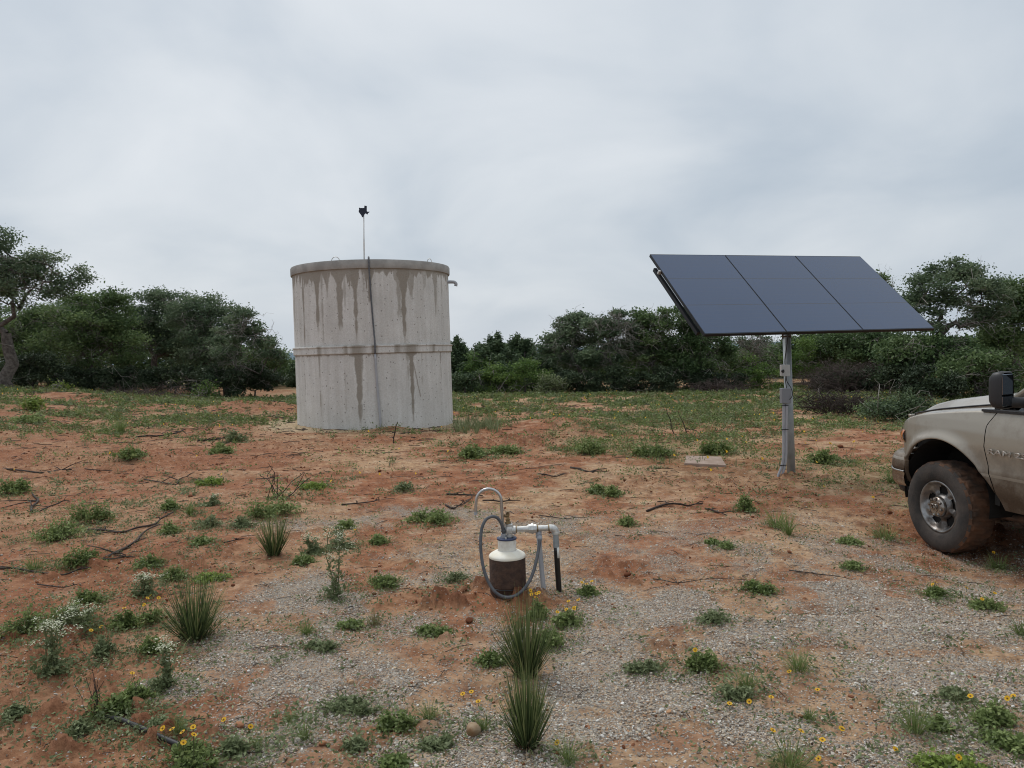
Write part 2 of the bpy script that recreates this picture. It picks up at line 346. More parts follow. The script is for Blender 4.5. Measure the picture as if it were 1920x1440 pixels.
def ground_mat():
    m = bpy.data.materials.new('red soil and gravel'); m.use_nodes = True; t = m.node_tree; p = t.nodes['Principled BSDF']; K = t.links.new
    p.inputs['Roughness'].default_value = .95; p.inputs['Specular IOR Level'].default_value = .2
    tco = N(t, 'ShaderNodeTexCoord'); gc = N(t, 'ShaderNodeAttribute', attribute_name='gcol'); ga = N(t, 'ShaderNodeAttribute', attribute_name='gravel')
    n1 = N(t, 'ShaderNodeTexNoise', i_Scale=14.0, i_Detail=8.0, i_Roughness=.7); K(tco.outputs['Object'], n1.inputs['Vector'])
    n2 = N(t, 'ShaderNodeTexNoise', i_Scale=3.0, i_Detail=8.0, i_Roughness=.75); K(tco.outputs['Object'], n2.inputs['Vector'])
    r1 = ramp(t, [(.28, (.40, .34, .32)), (.42, (.82, .78, .76)), (.55, (1.05, 1.05, 1.05)), (.72, (1.38, 1.48, 1.55))]); K(n1.outputs[0], r1.inputs[0])
    r2 = ramp(t, [(.3, (.78, .70, .68)), (.5, (1, 1, 1)), (.7, (1.12, 1.18, 1.22))]); K(n2.outputs[0], r2.inputs[0])
    c = mixc(t, 1.0, gc.outputs['Color'], r1.outputs[0], 'MULTIPLY'); c = mixc(t, 1.0, c, r2.outputs[0], 'MULTIPLY')
    # fine gravel
    v = N(t, 'ShaderNodeTexVoronoi', i_Scale=85.0, i_Randomness=1.0); K(tco.outputs['Object'], v.inputs['Vector'])
    sp = N(t, 'ShaderNodeSeparateColor'); K(v.outputs['Color'], sp.inputs[0])
    rc = ramp(t, [(0, (.16, .12, .09)), (.2, (.33, .29, .25)), (.45, (.48, .45, .41)), (.7, (.58, .54, .48)), (.85, (.48, .30, .17)), (1, (.74, .71, .66))]); K(sp.outputs[0], rc.inputs[0])
    edge = mth(t, 'LESS_THAN', sp.outputs[1], mth(t, 'ADD', mth(t, 'MULTIPLY', ga.outputs['Fac'], .85), .05))
    core = mth(t, 'LESS_THAN', v.outputs['Distance'], .62)
    f = mth(t, 'MULTIPLY', edge, core)
    c = mixc(t, mth(t, 'MULTIPLY', f, .85), c, rc.outputs[0]); K(c, p.inputs['Base Color'])
    hgt_ = mth(t, 'ADD', mth(t, 'MULTIPLY', n1.outputs[0], .9), mth(t, 'MULTIPLY', f, mth(t, 'SUBTRACT', .75, v.outputs['Distance'])))
    b = N(t, 'ShaderNodeBump', i_Strength=1.0, i_Distance=.035); K(hgt_, b.inputs['Height']); K(b.outputs[0], p.inputs['Normal'])
    return m
ground_mesh()
# ---- loose stones and clods (nobody could count them)
_ico = None
def ico():
    global _ico
    if _ico is None:
        b = bmesh.new(); bmesh.ops.create_icosphere(b, subdivisions=1, radius=1)
        _ico = (np.array([v.co[:] for v in b.verts]), np.array([[v.index for v in f.verts] for f in b.faces])); b.free()
    return _ico
def scatter(name, X, Y, size, tint, matl, flat=.6, sink=.25, label='', zadd=0):
    V0, F0 = ico(); n = len(X); k = len(V0)
    V = V0[None]*(1+rng.uniform(-.28, .28, (n, k, 1)))
    ax = np.stack([rng.uniform(.7, 1.35, n), rng.uniform(.6, 1.0, n), rng.uniform(.45, .9, n)*flat/.6], 1)
    V = V*ax[:, None, :]*size[:, None, None]; a = rng.uniform(0, 2*pi, n); c, s_ = np.cos(a)[:, None], np.sin(a)[:, None]
    V = np.stack([V[..., 0]*c-V[..., 1]*s_, V[..., 0]*s_+V[..., 1]*c, V[..., 2]+.3*V[..., 0]*rng.uniform(-1, 1, n)[:, None]], 2)
    Z = height(X, Y)+size*(.5-sink)+zadd
    V = V+np.stack([X, Y, Z], 1)[:, None, :]
    F = F0[None]+(np.arange(n)*k)[:, None, None]
    o = MB().add(V.reshape(-1, 3), F.reshape(-1, 3), np.repeat(tint, k)).build(name, matl, smooth=False)
    tag(o, label, 'gravel' if 'gravel' in name else 'soil', kind='stuff'); return o
M['pebble'] = mat('gravel stones', (.4, .4, .4), .85, tintramp=[(0, (.20, .155, .12)), (.15, (.31, .265, .22)), (.36, (.42, .385, .335)), (.60, (.51, .465, .395)), (.76, (.52, .40, .27)), (.84, (.42, .23, .12)), (.92, (.60, .57, .52)), (1, (.72, .70, .66))], spec=.3)
M['clod'] = mat('soil clods', (.3, .1, .05), .95, tintramp=[(0, (.13, .050, .026)), (.5, (.23, .100, .055)), (1, (.38, .23, .14))], spec=.1)
def pts_wedge(n, y0, y1, pad=.5, p=1.0):
    y = (y0**(2*p)+(y1**(2*p)-y0**(2*p))*rng.random(n))**(1/(2*p)); x = rng.uniform(-1, 1, n)*(.70*y+pad); return x, y
x, y = pts_wedge(430000, 2.6, 9.5, p=.55); g = gravel_at(x, y); k = rng.random(len(x)) < (.035+.96*g**1.25)*sstep(11, 5.5, y); x, y = x[k], y[k]
sz = .0040*np.exp(rng.normal(0, .36, len(x)))*(1+.35*(rng.random(len(x)) > .97)); scatter('gravel', x, y, sz, rng.random(len(x)), M['pebble'], label='loose grey and tan gravel scattered over the foreground soil')
x, y = pts_wedge(52000, 2.6, 19, p=.6); r_ = gmask(x, y, REDS, 11); cn = fbm(x*3, y*3, 77, 3); k = rng.random(len(x)) < (.12+.88*r_)*sstep(.40, .58, cn); x, y = x[k], y[k]
sz = .0062*np.exp(rng.normal(0, .45, len(x)))*(.6+y*.08); scatter('soil_clods', x, y, sz, rng.random(len(x))*.8, M['clod'], sink=.35, label='small crumbly red soil clods strewn over bare earth')

# ------------------------------------------------------------------ distant hills
def hills():
    m = MB(); n = 120; az = np.radians(np.linspace(-60, 60, n)); D = 3200
    h = 14+16*fbm(az*9, az*0, 5, 4)+10*np.exp(-((az+.29)/.06)**2)
    rows = []
    for k, (dd, f) in enumerate([(0, 0), (200, .55), (420, 1.0), (900, .5), (1400, 0)]):
        rows.append(np.stack([(D+dd)*np.sin(az), (D+dd)*np.cos(az), -3+h*f], 1))
    m.grid(np.concatenate(rows)[::1], 5, n)
    o = m.build('hills', mat('far hills with haze tint', (.10, .15, .19), 1), smooth=True); tag(o, 'low blue hills on the far horizon', '', kind='structure'); del o['category']  # blue haze of the distant air is put into the base colour
hills()

# ------------------------------------------------------------------ concrete tank
TX, TY, TR = -3.58, 20.1, 2.0
def tank():
    zb = hgt(TX, TY-2)-.15; root = empty('water_tank', (TX, TY, zb)); Z0 = zb
    tag(root, 'tall round weathered concrete water tank with dark water stains', 'water tank')
    ztop = 4.04-Z0; zr0, zr1 = 1.83-Z0, 2.03-Z0; zl = 3.835-Z0
    cm = bpy.data.materials.new('weathered concrete'); cm.use_nodes = True; t = cm.node_tree; p = t.nodes['Principled BSDF']; K = t.links.new
    p.inputs['Roughness'].default_value = .9; p.inputs['Specular IOR Level'].default_value = .25
    tco = N(t, 'ShaderNodeTexCoord'); a = N(t, 'ShaderNodeAttribute', attribute_name='tint')
    n1 = N(t, 'ShaderNodeTexNoise', i_Scale=1.1, i_Detail=8, i_Roughness=.65); K(tco.outputs['Object'], n1.inputs['Vector'])
    n2 = N(t, 'ShaderNodeTexNoise', i_Scale=30, i_Detail=6, i_Roughness=.7); K(tco.outputs['Object'], n2.inputs['Vector'])
    r1 = ramp(t, [(.3, (.60, .595, .575)), (.7, (.75, .745, .72))]); K(n1.outputs[0], r1.inputs[0])
    r2 = ramp(t, [(.25, (.80, .78, .76)), (.6, (1, 1, 1))]); K(n2.outputs[0], r2.inputs[0])
    c = mixc(t, 1.0, r1.outputs[0], r2.outputs[0], 'MULTIPLY')
    mpn = N(t, 'ShaderNodeMapping'); mpn.inputs['Scale'].default_value = (5, 5, .35); K(tco.outputs['Object'], mpn.inputs[0])
    n3 = N(t, 'ShaderNodeTexNoise', i_Scale=1.6, i_Detail=6, i_Roughness=.6); K(mpn.outputs[0], n3.inputs['Vector'])
    r3 = ramp(t, [(.42, (.84, .83, .81)), (.60, (1, 1, 1))]); K(n3.outputs[0], r3.inputs[0]); c = mixc(t, .6, c, r3.outputs[0], 'MULTIPLY')
    v = N(t, 'ShaderNodeTexVoronoi', i_Scale=11); K(tco.outputs['Object'], v.inputs['Vector'])
    sp = N(t, 'ShaderNodeSeparateColor'); K(v.outputs['Color'], sp.inputs[0])
    pit = mth(t, 'MULTIPLY', mth(t, 'LESS_THAN', v.outputs['Distance'], .17), mth(t, 'GREATER_THAN', sp.outputs[0], .45))
    c = mixc(t, mth(t, 'MULTIPLY', pit, .7), c, (.16, .145, .13))
    st = mixc(t, n2.outputs[0], (.23, .205, .17), (.36, .33, .285))
    c = mixc(t, a.outputs['Fac'], c, st); K(c, p.inputs['Base Color'])
    b = N(t, 'ShaderNodeBump', i_Strength=.5, i_Distance=.02); K(n2.outputs[0], b.inputs['Height']); K(b.outputs[0], p.inputs['Normal'])
    def ang(px):    # angle on the wall of the vertical line seen at photo column px
        best = min(((abs(_px(TX+TR*sin(q), TY-TR*cos(q))-px), q) for q in np.linspace(-1.35, 1.5, 700))); return best[1]
    def _px(x, y): d = np.array([x, y, 1.9])-CP; return 960+FPX*(d@CR)/(d@FW)
    # traced stains: photo column, top width (m), straight length, full length of the drip, strength
    up = [(555, .16, .18, 1.5, .8), (572, .14, .1, 2.0, .9), (598, .22, .35, 1.6, .95), (607, .10, .2, 1.9, .6), (617, .16, .25, .7, .8), (640, .26, .4, 1.6, .9), (650, .10, .3, 1.1, .5), (670, .17, .5, 1.85, .95), (686, .10, .2, .7, .5), (697, .16, .3, .9, .9), (760, .22, .6, 1.9, 1.0), (752, .20, .35, 1.3, .7), (775, .30, .2, .7, .7),
          (800, .25, .15, .5, .5), (820, .24, .2, 1.2, .7), (832, .12, .2, .9, .5)]
    lo = [(598, .05, .2, 1.75, .75), (671, .26, .10, 1.8, .95), (674, .10, .9, 1.8, .8), (703, .10, .1, .5, .7), (771, .20, .1, 1.8, 1.0), (645, .04, .1, 1.7, .35), (655, .05, .05, .25, .9), (826, .08, .05, .7, .8), (570, .03, .1, 1.6, .4), (764, .07, .2, 1.0, .6), (790, .05, .1, 1.1, .4)]
    up = [(ang(a_),)+tuple(r) for a_, *r in up]; lo = [(ang(a_),)+tuple(r) for a_, *r in lo]
    up += [(q, .2, .3, rng.uniform(.5, 1.8), .8) for q in np.arange(1.6, 4.8, .17)]; lo += [(q, .1, .1, rng.uniform(.4, 1.6), .7) for q in np.arange(1.6, 4.8, .33)]
    def stain(Q, d, L_, band, crack=False):
        s = np.zeros_like(Q)
        for q0, wd, l0, l1, st_ in L_:
            dx = np.abs((Q-q0+pi) % (2*pi)-pi)*TR-.012*(fbm(d*6+q0*9, Q*0, 3, 3)-.5)*4
            wloc = wd*.85*np.where(d < l0, 1-.65*(d/l0)**.8, .35*(1-.5*(d-l0)/max(l1-l0, .01)))
            wloc = wloc*(.75+.6*fbm(d*5, Q*30, 13, 3))
            s = np.maximum(s, st_*sstep(wloc+.010, np.maximum(wloc-.018, 0), dx)*sstep(l1, l1*.75, d+.3*(fbm(d*8, Q*40, 15, 3)-.5)))
        e = band*(.35+np.where(np.sin(Q) < .12, 4.6, 1.9)*(.7*vnoise(Q*26, Q*0, 17)+.3*vnoise(Q*70, Q*0, 18))**1.7); s = np.maximum(s, .9*sstep(e+.02, e-.03, d))
        if crack:
            q0 = ang(771); dx = np.abs(Q-q0-.115*np.minimum(d, 1.15)+.02*(fbm(d*5, d*0, 8, 3)-.5)+.01)*TR; s = np.maximum(s, sstep(.020, .006, dx)*(d < 1.1)*(d > .06)*.95)
        return s
    def wall(name, r0, r1, z0, z1, L_, band, dz=.02):
        nq = 900; nz = max(3, int((z1-z0)/dz)); q = np.linspace(0, 2*pi, nq+1)[:-1]; z = np.linspace(z1, z0, nz)
        ZZ, QQ = np.meshgrid(z, q, indexing='ij'); Rr = r1+(r0-r1)*(z1-ZZ)/(z1-z0)
        Rr = Rr+.006*(fbm(QQ*6, ZZ*1.2, 23, 3)-.5); QF = QQ.ravel(); s = stain(QF, (z1-ZZ).ravel(), L_, band, z0 == 0) if L_ else np.zeros(QF.size)+.0
        V = np.stack([(Rr*np.sin(QQ)).ravel(), (-Rr*np.cos(QQ)).ravel(), ZZ.ravel()], 1)
        i = np.repeat(np.arange(nz-1), nq); j = np.tile(np.arange(nq), nz-1)
        mb = MB().add(V, np.stack([i*nq+j, (i+1)*nq+j, (i+1)*nq+(j+1) % nq, i*nq+(j+1) % nq], 1)[:, ::-1], s)
        return mb
    wall('w', TR+.0, TR-.005, 0, zr0+.01, lo, .02).build('lower_ring', cm, root)
    wall('w', TR-.005, TR-.01, zr1-.01, zl+.01, up, .12).build('upper_ring', cm, root)
    # joint band: stained where the drips cross it
    mb = MB(); nq = 360; q = np.linspace(0, 2*pi, nq+1)[:-1]
    prof = [(TR-.02, zr0-.005), (TR+.018, zr0), (TR+.032, zr0+.02), (TR+.03, zr1-.045), (TR+.05, zr1-.035), (TR+.05, zr1-.01), (TR+.02, zr1+.005), (TR-.03, zr1+.006)]
    sq = np.zeros(nq)
    for q0, wd in [(ang(671), .25), (ang(665), .12), (ang(770), .30), (ang(600), .1), (ang(650), .06), (ang(702), .1), (ang(812), .06), (ang(745), .12)]:
        sq = np.maximum(sq, .85*sstep(wd/2/TR*1.9, wd/2/TR*.4, np.abs((q-q0+pi) % (2*pi)-pi)+.03*(fbm(q*40, q*0, 6, 3)-.5)))
    sq = np.maximum(sq, .35*sstep(.55, .75, fbm(q*12, q*0, 5, 4)))
    V = np.concatenate([np.stack([r*np.sin(q), -r*np.cos(q), np.full(nq, z)], 1) for r, z in prof]); T = np.concatenate([np.clip(sq+e, 0, 1) for e in (.6, .5, 0, .0, .1, .0, .5, .8)])
    i = np.repeat(np.arange(len(prof)-1), nq); j = np.tile(np.arange(nq), len(prof)-1)
    mb.add(V, np.stack([i*nq+j, i*nq+(j+1) % nq, (i+1)*nq+(j+1) % nq, (i+1)*nq+j], 1), T); mb.build('joint_band', cm, root, smooth='auto')
    lidm = mat('lid concrete', (.40, .395, .375), .9, var=(.29, .285, .27), vs=3, bump=.4, bs=40)
    MB().lathe([(TR-.1, zl-.005), (TR+.022, zl), (TR+.030, zl+.015), (TR+.032, ztop-.03), (TR+.018, ztop), (TR-.3, ztop+.03), (.01, ztop+.09)], 128).build('lid', lidm, root, smooth='auto')
    # lifting loops
    for px, r, w_ in ((625, 1.75, .10), (823, 1.8, .06), (602, 1.6, .05)):
        q = ang(px); c = (r*sin(q), -r*cos(q)); hh = .09 if w_ > .05 else .04
        MB().tube([(c[0]-w_*cos(a_), c[1], ztop+.0+hh*1.35*sin(a_)) for a_ in np.linspace(-.2, pi+.2, 14)], .011, 6).build('lifting_loop', M['galv'], root)
    # float-switch cable and conduit down the front
    qt, qm, qb = ang(697), ang(703), ang(710)
    def wp(q, z, o=.03): return ((TR+o)*sin(q), -(TR+o)*cos(q), z)
    MB().tube([wp(qt, ztop-.02, -.35), wp(qt, ztop+.05, -.14), wp(qt, ztop+.05, .0), wp(qt, ztop-.06, .06), wp(qt+(qm-qt)*.1, zl-.1, .06), wp(qt+(qm-qt)*.35, zl-.7, .035), wp(qt+(qm-qt)*.8, zr1+.4, .035), wp(qm, zr1+.1, .07), wp(qm, zr1-.1, .085), wp(qm, zr0-.03, .05)], .020, 8, smooth=5).build('cable', M['greyhose'], root)
    MB().tube([wp(qm, zr0-.02, .05), wp(qm+.01, zr0-.7, .035), wp(qb, .1, .04)], .026, 10, smooth=4).build('conduit', M['greypvc'], root)
    qr = 1.50; z = 3.63-Z0
    MB().tube([wp(qr, z, -.05), wp(qr, z, .10), wp(qr, z-.01, .17), wp(qr, z-.05, .21), wp(qr, z-.11, .20)], .042, 12, smooth=3).build('overflow_pipe', M['greypvc'], root)
    # weather vane pole on the lid
    vx, vy = (1.75*sin(ang(687)), -1.75*cos(ang(687)))
    v = empty('ornament_pole', (TX+vx, TY+vy, Z0+ztop+.02)); tag(v, 'thin grey pole with dark state-shaped cutout standing on the tank lid', 'ornament')
    Yv = TY+vy; d = atY(686, 486, Yv); tp = atY(685.5, 402, Yv)
    MB().tube([(0, 0, -.05), (tp.x-d.x, 0, tp.z-(Z0+ztop))], .014, 8).build('pole', M['galv'], v)
    out = [(480, 170), (528, 178), (528, 288), (545, 297), (590, 298), (574, 314), (556, 325), (545, 355), (528, 352), (505, 332), (482, 352), (460, 385), (450, 408), (428, 415), (420, 385), (402, 358), (380, 330), (362, 305), (358, 280), (370, 262), (364, 222), (382, 212), (395, 222), (474, 220)]
    b = bmesh.new(); fv = []
    for a_, c_ in out:
        P = atY(640+a_/11.08, 370+c_/11.08, Yv-.02); fv.append(b.verts.new((P.x-v.location.x, P.y-v.location.y, P.z-v.location.z)))
    f = b.faces.new(fv); bmesh.ops.recalc_face_normals(b, faces=[f]); e = bmesh.ops.extrude_face_region(b, geom=[f]); bmesh.ops.translate(b, vec=(0, .012, 0), verts=[x for x in e['geom'] if isinstance(x, bmesh.types.BMVert)])
    bmesh.ops.triangulate(b, faces=b.faces[:]); me = bpy.data.meshes.new('cutout'); b.to_mesh(me); b.free(); me.materials.append(M['vane']); o = bpy.data.objects.new('cutout', me); COL.objects.link(o); o.parent = v
tank()

# ------------------------------------------------------------------ solar array on its pole
def solar():
    b = G(1484, 889); k = b.y/10.42
    P0, P1, P2, P3 = [Vector(q) for q in ((1.900, 10.518, 3.040), (5.252, 11.582, 3.051), (5.711, 10.326, 1.920), (2.360, 9.261, 1.909))]
    root = empty('solar_array', b); tag(root, 'large tilted black solar array of three panels on a grey steel pole', 'solar array')
    W = (P1-P0); Hh = (P3-P0); Hh = Hh-W.normalized()*Hh.dot(W.normalized()); w_, h_ = W.length, Hh.length; ex = W.normalized(); ey = -Hh.normalized(); ez = ex.cross(ey).normalized()
    c = (P0+P1+P2+P3)/4
    R = Matrix((ex, ey, ez)).transposed()
    def put(o): o.matrix_world = Matrix.LocRotScale(c-b, R.to_quaternion(), None); return o
    pw = w_/3
    for i in range(3):
        x0 = -w_/2+i*pw; mb = MB()
        for cc, dd in (((x0+pw/2, h_/2-.012, -.016), (pw-.006, .024, .038)), ((x0+pw/2, -h_/2+.012, -.016), (pw-.006, .024, .038)), ((x0+.008, 0, -.016), (.010, h_-.048, .038)), ((x0+pw-.008, 0, -.016), (.010, h_-.048, .038))):
            mb.box(cc, dd)
        fr = put(mb.build('solar_panel', M['blackframe'], root, smooth=False))
        o = MB().box((x0+pw/2, 0, -.012), (pw-.022, h_-.030, .034)).build('glass', solar_mat(), fr, smooth=False)
    rails = MB
    for yy in (.48*h_/1, -.48*h_/1): pass
    for xx in (-w_/2+.03, -w_/2+pw, -w_/2+2*pw, w_/2-.06):
        put(MB().box((xx, -.02, -.115), (.045, h_*.80, .05)).build('rail', M['blackframe'], root, smooth=False))
    for yy in (-.5, .5):
        put(MB().box((0, yy, -.15), (w_*.80, .06, .08)).build('cross_beam', M['galvpole'], root, smooth=False))
    put(MB().box((0, 0, -.225), (.10, 1.2, .07)).build('mounting_beam', M['galvpole'], root, smooth=False))
    lx = Vector((-w_/2-.004, h_*.28, 0)); put(MB().box(lx+Vector((0, 0, -.03)), (.05, .03, .05)).build('clamp', M['galv'], root, smooth=False))
    T = c-ez*.24-b
    MB().tube([(0, 0, -.1), (T.x*.55, T.y*.55, T.z*.82)], .0535, 20).build('pole', M['galvpole'], root)
    MB().tube([(T.x*.55*.98, T.y*.55*.98, T.z*.80), (T.x, T.y, T.z)], .060, 20).build('pole_head', mat('dark steel sleeve', (.085, .075, .068), .7, .3), root)
    Yp = b.y-.07
    def q(px, py, dy=0): return atY(px, py, Yp+dy)-b
    def bx(x0, y0, x1, y1, th, m, name, dy=0, bev=.008):
        a_ = q(x0, y0, dy); c_ = q(x1, y1, dy); return MB().box(((a_.x+c_.x)/2, (a_.y+c_.y)/2, (a_.z+c_.z)/2), (abs(c_.x-a_.x), th, abs(c_.z-a_.z))).build(name, m, root, smooth=False, bevel=bev)
    cb = bx(1463.5, 684, 1480, 705, .08, M['boxlight'], 'switch_box')
    kb = q(1467.5, 696, -.045); o = MB().lathe([(.018, -.01), (.020, .014), (.012, .024), (.001, .024)], 16, kb, (0, -1, 0)); o.box((kb.x, kb.y-.02, kb.z), (.012, .02, .045)); o.build('knob', M['black'], cb, smooth=False)
    bx(1463.5, 728, 1482, 756, .09, M['boxgrey'], 'junction_box')
    MB().tube([q(1478, 622, .0), q(1475, 650), q(1472, 672), q(1472, 685)], .007, 6, smooth=4).build('cable', M['black'], root)
    MB().tube([q(1474, 704), q(1475.5, 715, -.01), q(1483, 727, -.03), q(1486, 738, -.06), q(1484, 745, -.08), q(1480, 749, -.07)], .0055, 6, smooth=4).build('cable', M['black'], root)
    MB().tube([q(1472, 704), q(1473, 716), q(1475, 728)], .005, 6, smooth=4).build('cable', M['black'], root)
    zt = q(1470, 756); 
    for a_, e_ in ((1469.5, (1460, 890)), (1474.5, (1467, 890))):
        MB().tube([q(a_, 757), q(a_-.5, 800), q(a_-.6, 850), q(a_-3, 872), q(e_[0], e_[1]), q(e_[0]-1, e_[1]+6)], .017, 10, smooth=4).build('conduit', M['greypvc'], root)
    for py_ in (760, 805, 872):
        a_ = q(1471.5 if py_ < 850 else 1468, py_, -.0); MB().box(a_, (.085, .042, .010)).build('strap', M['black'], root, smooth=False)
def solar_mat():
    if 'sg' in M: return M['sg']
    m = M['solar']; M['sg'] = m; t = m.node_tree; p = t.nodes['Principled BSDF']
    tco = N(t, 'ShaderNodeTexCoord'); sp = N(t, 'ShaderNodeSeparateXYZ'); t.links.new(tco.outputs['Object'], sp.inputs[0])
    f = mth(t, 'ABSOLUTE', mth(t, 'SUBTRACT', mth(t, 'ABSOLUTE', sp.outputs[1]), .29)); f = mth(t, 'LESS_THAN', f, .005)
    g = mth(t, 'LESS_THAN', mth(t, 'FRACT', mth(t, 'MULTIPLY', sp.outputs[1], 12.2)), .05)
    n = N(t, 'ShaderNodeTexNoise', i_Scale=1.3, i_Detail=3); t.links.new(tco.outputs['Object'], n.inputs['Vector'])
    c = mixc(t, n.outputs[0], (.014, .040, .100), (.020, .050, .120)); c = mixc(t, mth(t, 'MULTIPLY', g, .25), c, (.06, .07, .09)); c = mixc(t, f, c, (.014, .018, .028)); t.links.new(c, p.inputs['Base Color'])
    r = ramp(t, [(.3, (.14,)*3), (.7, (.24,)*3)]); t.links.new(n.outputs[0], r.inputs[0]); t.links.new(r.outputs[0], p.inputs['Roughness'])
    return m
solar()

# ------------------------------------------------------------------ capped well
def well():
    b = G(952, 1112); Yw = b.y+.03; root = empty('wellhead', b)
    tag(root, 'capped rusty water well casing with cream neck and grey hose', 'wellhead')
    O = b
    def q(px, py, dy=0): return atY(px, py, Yw+dy)-O
    s = Yw/FPX
    c = q(952, 1075); cx_, cy_ = c.x, c.y+.0
    zc = lambda py: q(952, py).z
    rr = 34.3*s; A = (cx_, cy_, 0); rn = 17.3*s
    z0, zs, zt, zn = -.08, zc(1041.5), zc(1034.5), zc(1010.5)
    cs = MB().lathe([(rr, z0), (rr, zc(1096)), (rr+.002, zc(1095)), (rr+.002, zc(1093)), (rr, zc(1092)), (rr, zs), (rr-.004, zs+.004)], 48, A).build('casing', M['rust'], root)
    MB().lathe([(rr+.006*cos(a), zc(1097)+.004*sin(a)) for a in np.linspace(0, 2*pi, 7)], 48, A).build('wire', M['black'], root)
    MB().lathe([(rr+.001, zs-.008), (rr+.0025, zs+.002), (rr-.002, zs+.010), (rr-.012, zs+.018), (rn+.030, zt+.004), (rn+.010, zt+.010), (rn+.002, zt+.014)], 48, A).build('shoulder', M['cream'], root)
    MB().lathe([(rn, zt-.01), (rn, zn)], 40, A).build('neck', M['pvc'], root)
    MB().lathe([(.001, zn-.001), (rn+.005, zn), (rn+.006, zn+.002), (rn+.006, zn+.009), (rn+.003, zn+.012), (.001, zn+.012)], 40, A).build('seal_plate', M['blueplate'], root, smooth='auto')
    zp = zn+.012
    # two bolts on the plate
    for a in (.3, 1.8, 3.4, 4.6): MB().lathe([(.001, .012), (.007, .012), (.007, 0)], 6, (cx_+rn*.78*cos(a), cy_+rn*.78*sin(a), zp)).build('bolt', M['galv'], root, smooth=False)
    # tee and valve
    tx = q(955, 1000).x; Tz = q(955, 994).z; ty = cy_
    mb = MB().lathe([(.020, zp-.01), (.021, zp+.004), (.026, zp+.006), (.026, zp+.018), (.021, zp+.020), (.021, Tz-.024), (.030, Tz-.018), (.032, Tz), (.030, Tz+.02), (.024, Tz+.03), (.027, Tz+.032), (.027, Tz+.044), (.018, Tz+.046), (.018, Tz+.05)], 20, (tx, ty, 0))
    mb.lathe([(.026, 0), (.026, .028), (.031, .030), (.031, .046), (.024, .048)], 20, (tx, ty, Tz), (1, 0, 0)); mb.build('tee', M['galv'], root, smooth='auto')
    bx_ = q(952.5, 985).x
    mb = MB().lathe([(.018, Tz+.045), (.022, Tz+.05), (.022, Tz+.062), (.013, Tz+.064), (.013, Tz+.070), (.017, Tz+.074), (.017, Tz+.082), (.011, Tz+.086), (.010, Tz+.100), (.0135, Tz+.103), (.0135, Tz+.122), (.007, Tz+.126), (.007, Tz+.132), (.018, Tz+.133), (.018, Tz+.137), (.001, Tz+.138)], 14, (bx_, ty, 0))
    mb.tube([(bx_, ty, Tz+.108), (bx_-.022, ty-.015, Tz+.106)], [.010, .012], 10); mb.build('brass_valve', M['brass'], root, smooth='auto')
    # horizontal galvanised run
    def run(x0, x1, r, name, n=20, m=M['galv'], y0=993, y1=989):
        a = q(x0, y0+(y1-y0)*(x0-960)/85.); e = q(x1, y0+(y1-y0)*(x1-960)/85.); return MB().tube([a, e], r, n).build(name, m, root, smooth='auto')
    rp = .0215
    run(965, 1039, rp, 'pipe'); run(966.5, 969, rp+.006, 'collar', m=M['brass']); run(988, 991, rp+.005, 'collar'); run(1007, 1009, rp+.005, 'collar', m=M['brass'])
    run(991, 996, rp+.013, 'union_nut', 8); run(996, 1000, rp+.019, 'union_nut', 8); run(1000, 1006, rp+.011, 'union_nut', 8)
    MB().tube([q(1028, 990), q(1030, 989.8)], rp+.006, 20).build('collar', M['brass'], root, smooth='auto')
    e0 = q(1031, 989.7); 
    MB().tube([q(1029.5, 989.8), q(1034, 990), q(1038.5, 992), q(1041.5, 996.5), q(1042, 1001)], [rp+.005, rp+.004, rp+.006, rp+.004, rp+.006], 20, smooth=4).build('elbow', M['galv'], root, smooth='auto')
    MB().tube([q(1041.8, 997.5), q(1042.1, 1001)], rp+.0075, 20).build('elbow_rim', M['galv'], root, smooth='auto')
    MB().tube([q(1042, 1001), q(1042.6, 1014)], rp-.001, 18).build('nipple', M['galvpole'], root, smooth='auto')
    MB().tube([q(1042.5, 1013), q(1043, 1026)], rp+.001, 18).build('nipple', M['galvpole'], root, smooth='auto')
    bp = MB().tube([q(1043, 1024), q(1045, 1060), q(1048, 1104), q(1049, 1120)], .0200, 18, smooth=3).build('drop_pipe', M['blackpvc'], root)
    st = q(1045.3, 1036, -.022); en = q(1046.3, 1045, -.022)
    MB().tube([q(1045.6, 1026, -.0125), q(1046.6, 1046, -.0125)], .010, 10).build('sticker', M['stickerw'], bp)
    # grey conduit with its cap fitting
    MB().tube([q(1010, 1004, .02), q(1014, 1050, .01), q(1018.5, 1098, 0), q(1020, 1112, 0)], [.0175, .0175, .0175, .0175], 16, smooth=3).build('conduit', M['greypvc'], root)
    mb = MB().tube([q(1009.8, 996, .01), q(1010.3, 1008, .005)], .022, 16); mb.ball(q(1009.8, 996.5, .01), .0225, 8); mb.tube([q(1011, 1005, -.0), q(1012.4, 1012, -.035)], [.021, .018], 14); mb.build('conduit_fitting', M['greypvc'], root)
    # flexible hose loop in front of the casing
    H_ = [(944, 1006, -.01), (943.5, 997, -.02), (940.5, 983, -.03), (933, 971.5, -.04), (923, 968.5, -.05), (912, 973.5, -.07), (904.5, 987, -.09), (901.5, 1006, -.11), (901.5, 1030, -.13), (904.5, 1055, -.15), (910, 1077, -.17), (920, 1099, -.18), (934, 1114.5, -.19), (951, 1120, -.19), (970, 1115, -.18), (986, 1100, -.16), (998, 1078, -.13), (1005.5, 1052, -.10), (1009.5, 1032, -.07), (1012.5, 1013, -.04)]
    MB().tube([q(a, e, d) for a, e, d in H_], .0115, 12, smooth=5).build('hose', M['greyhose'], root)
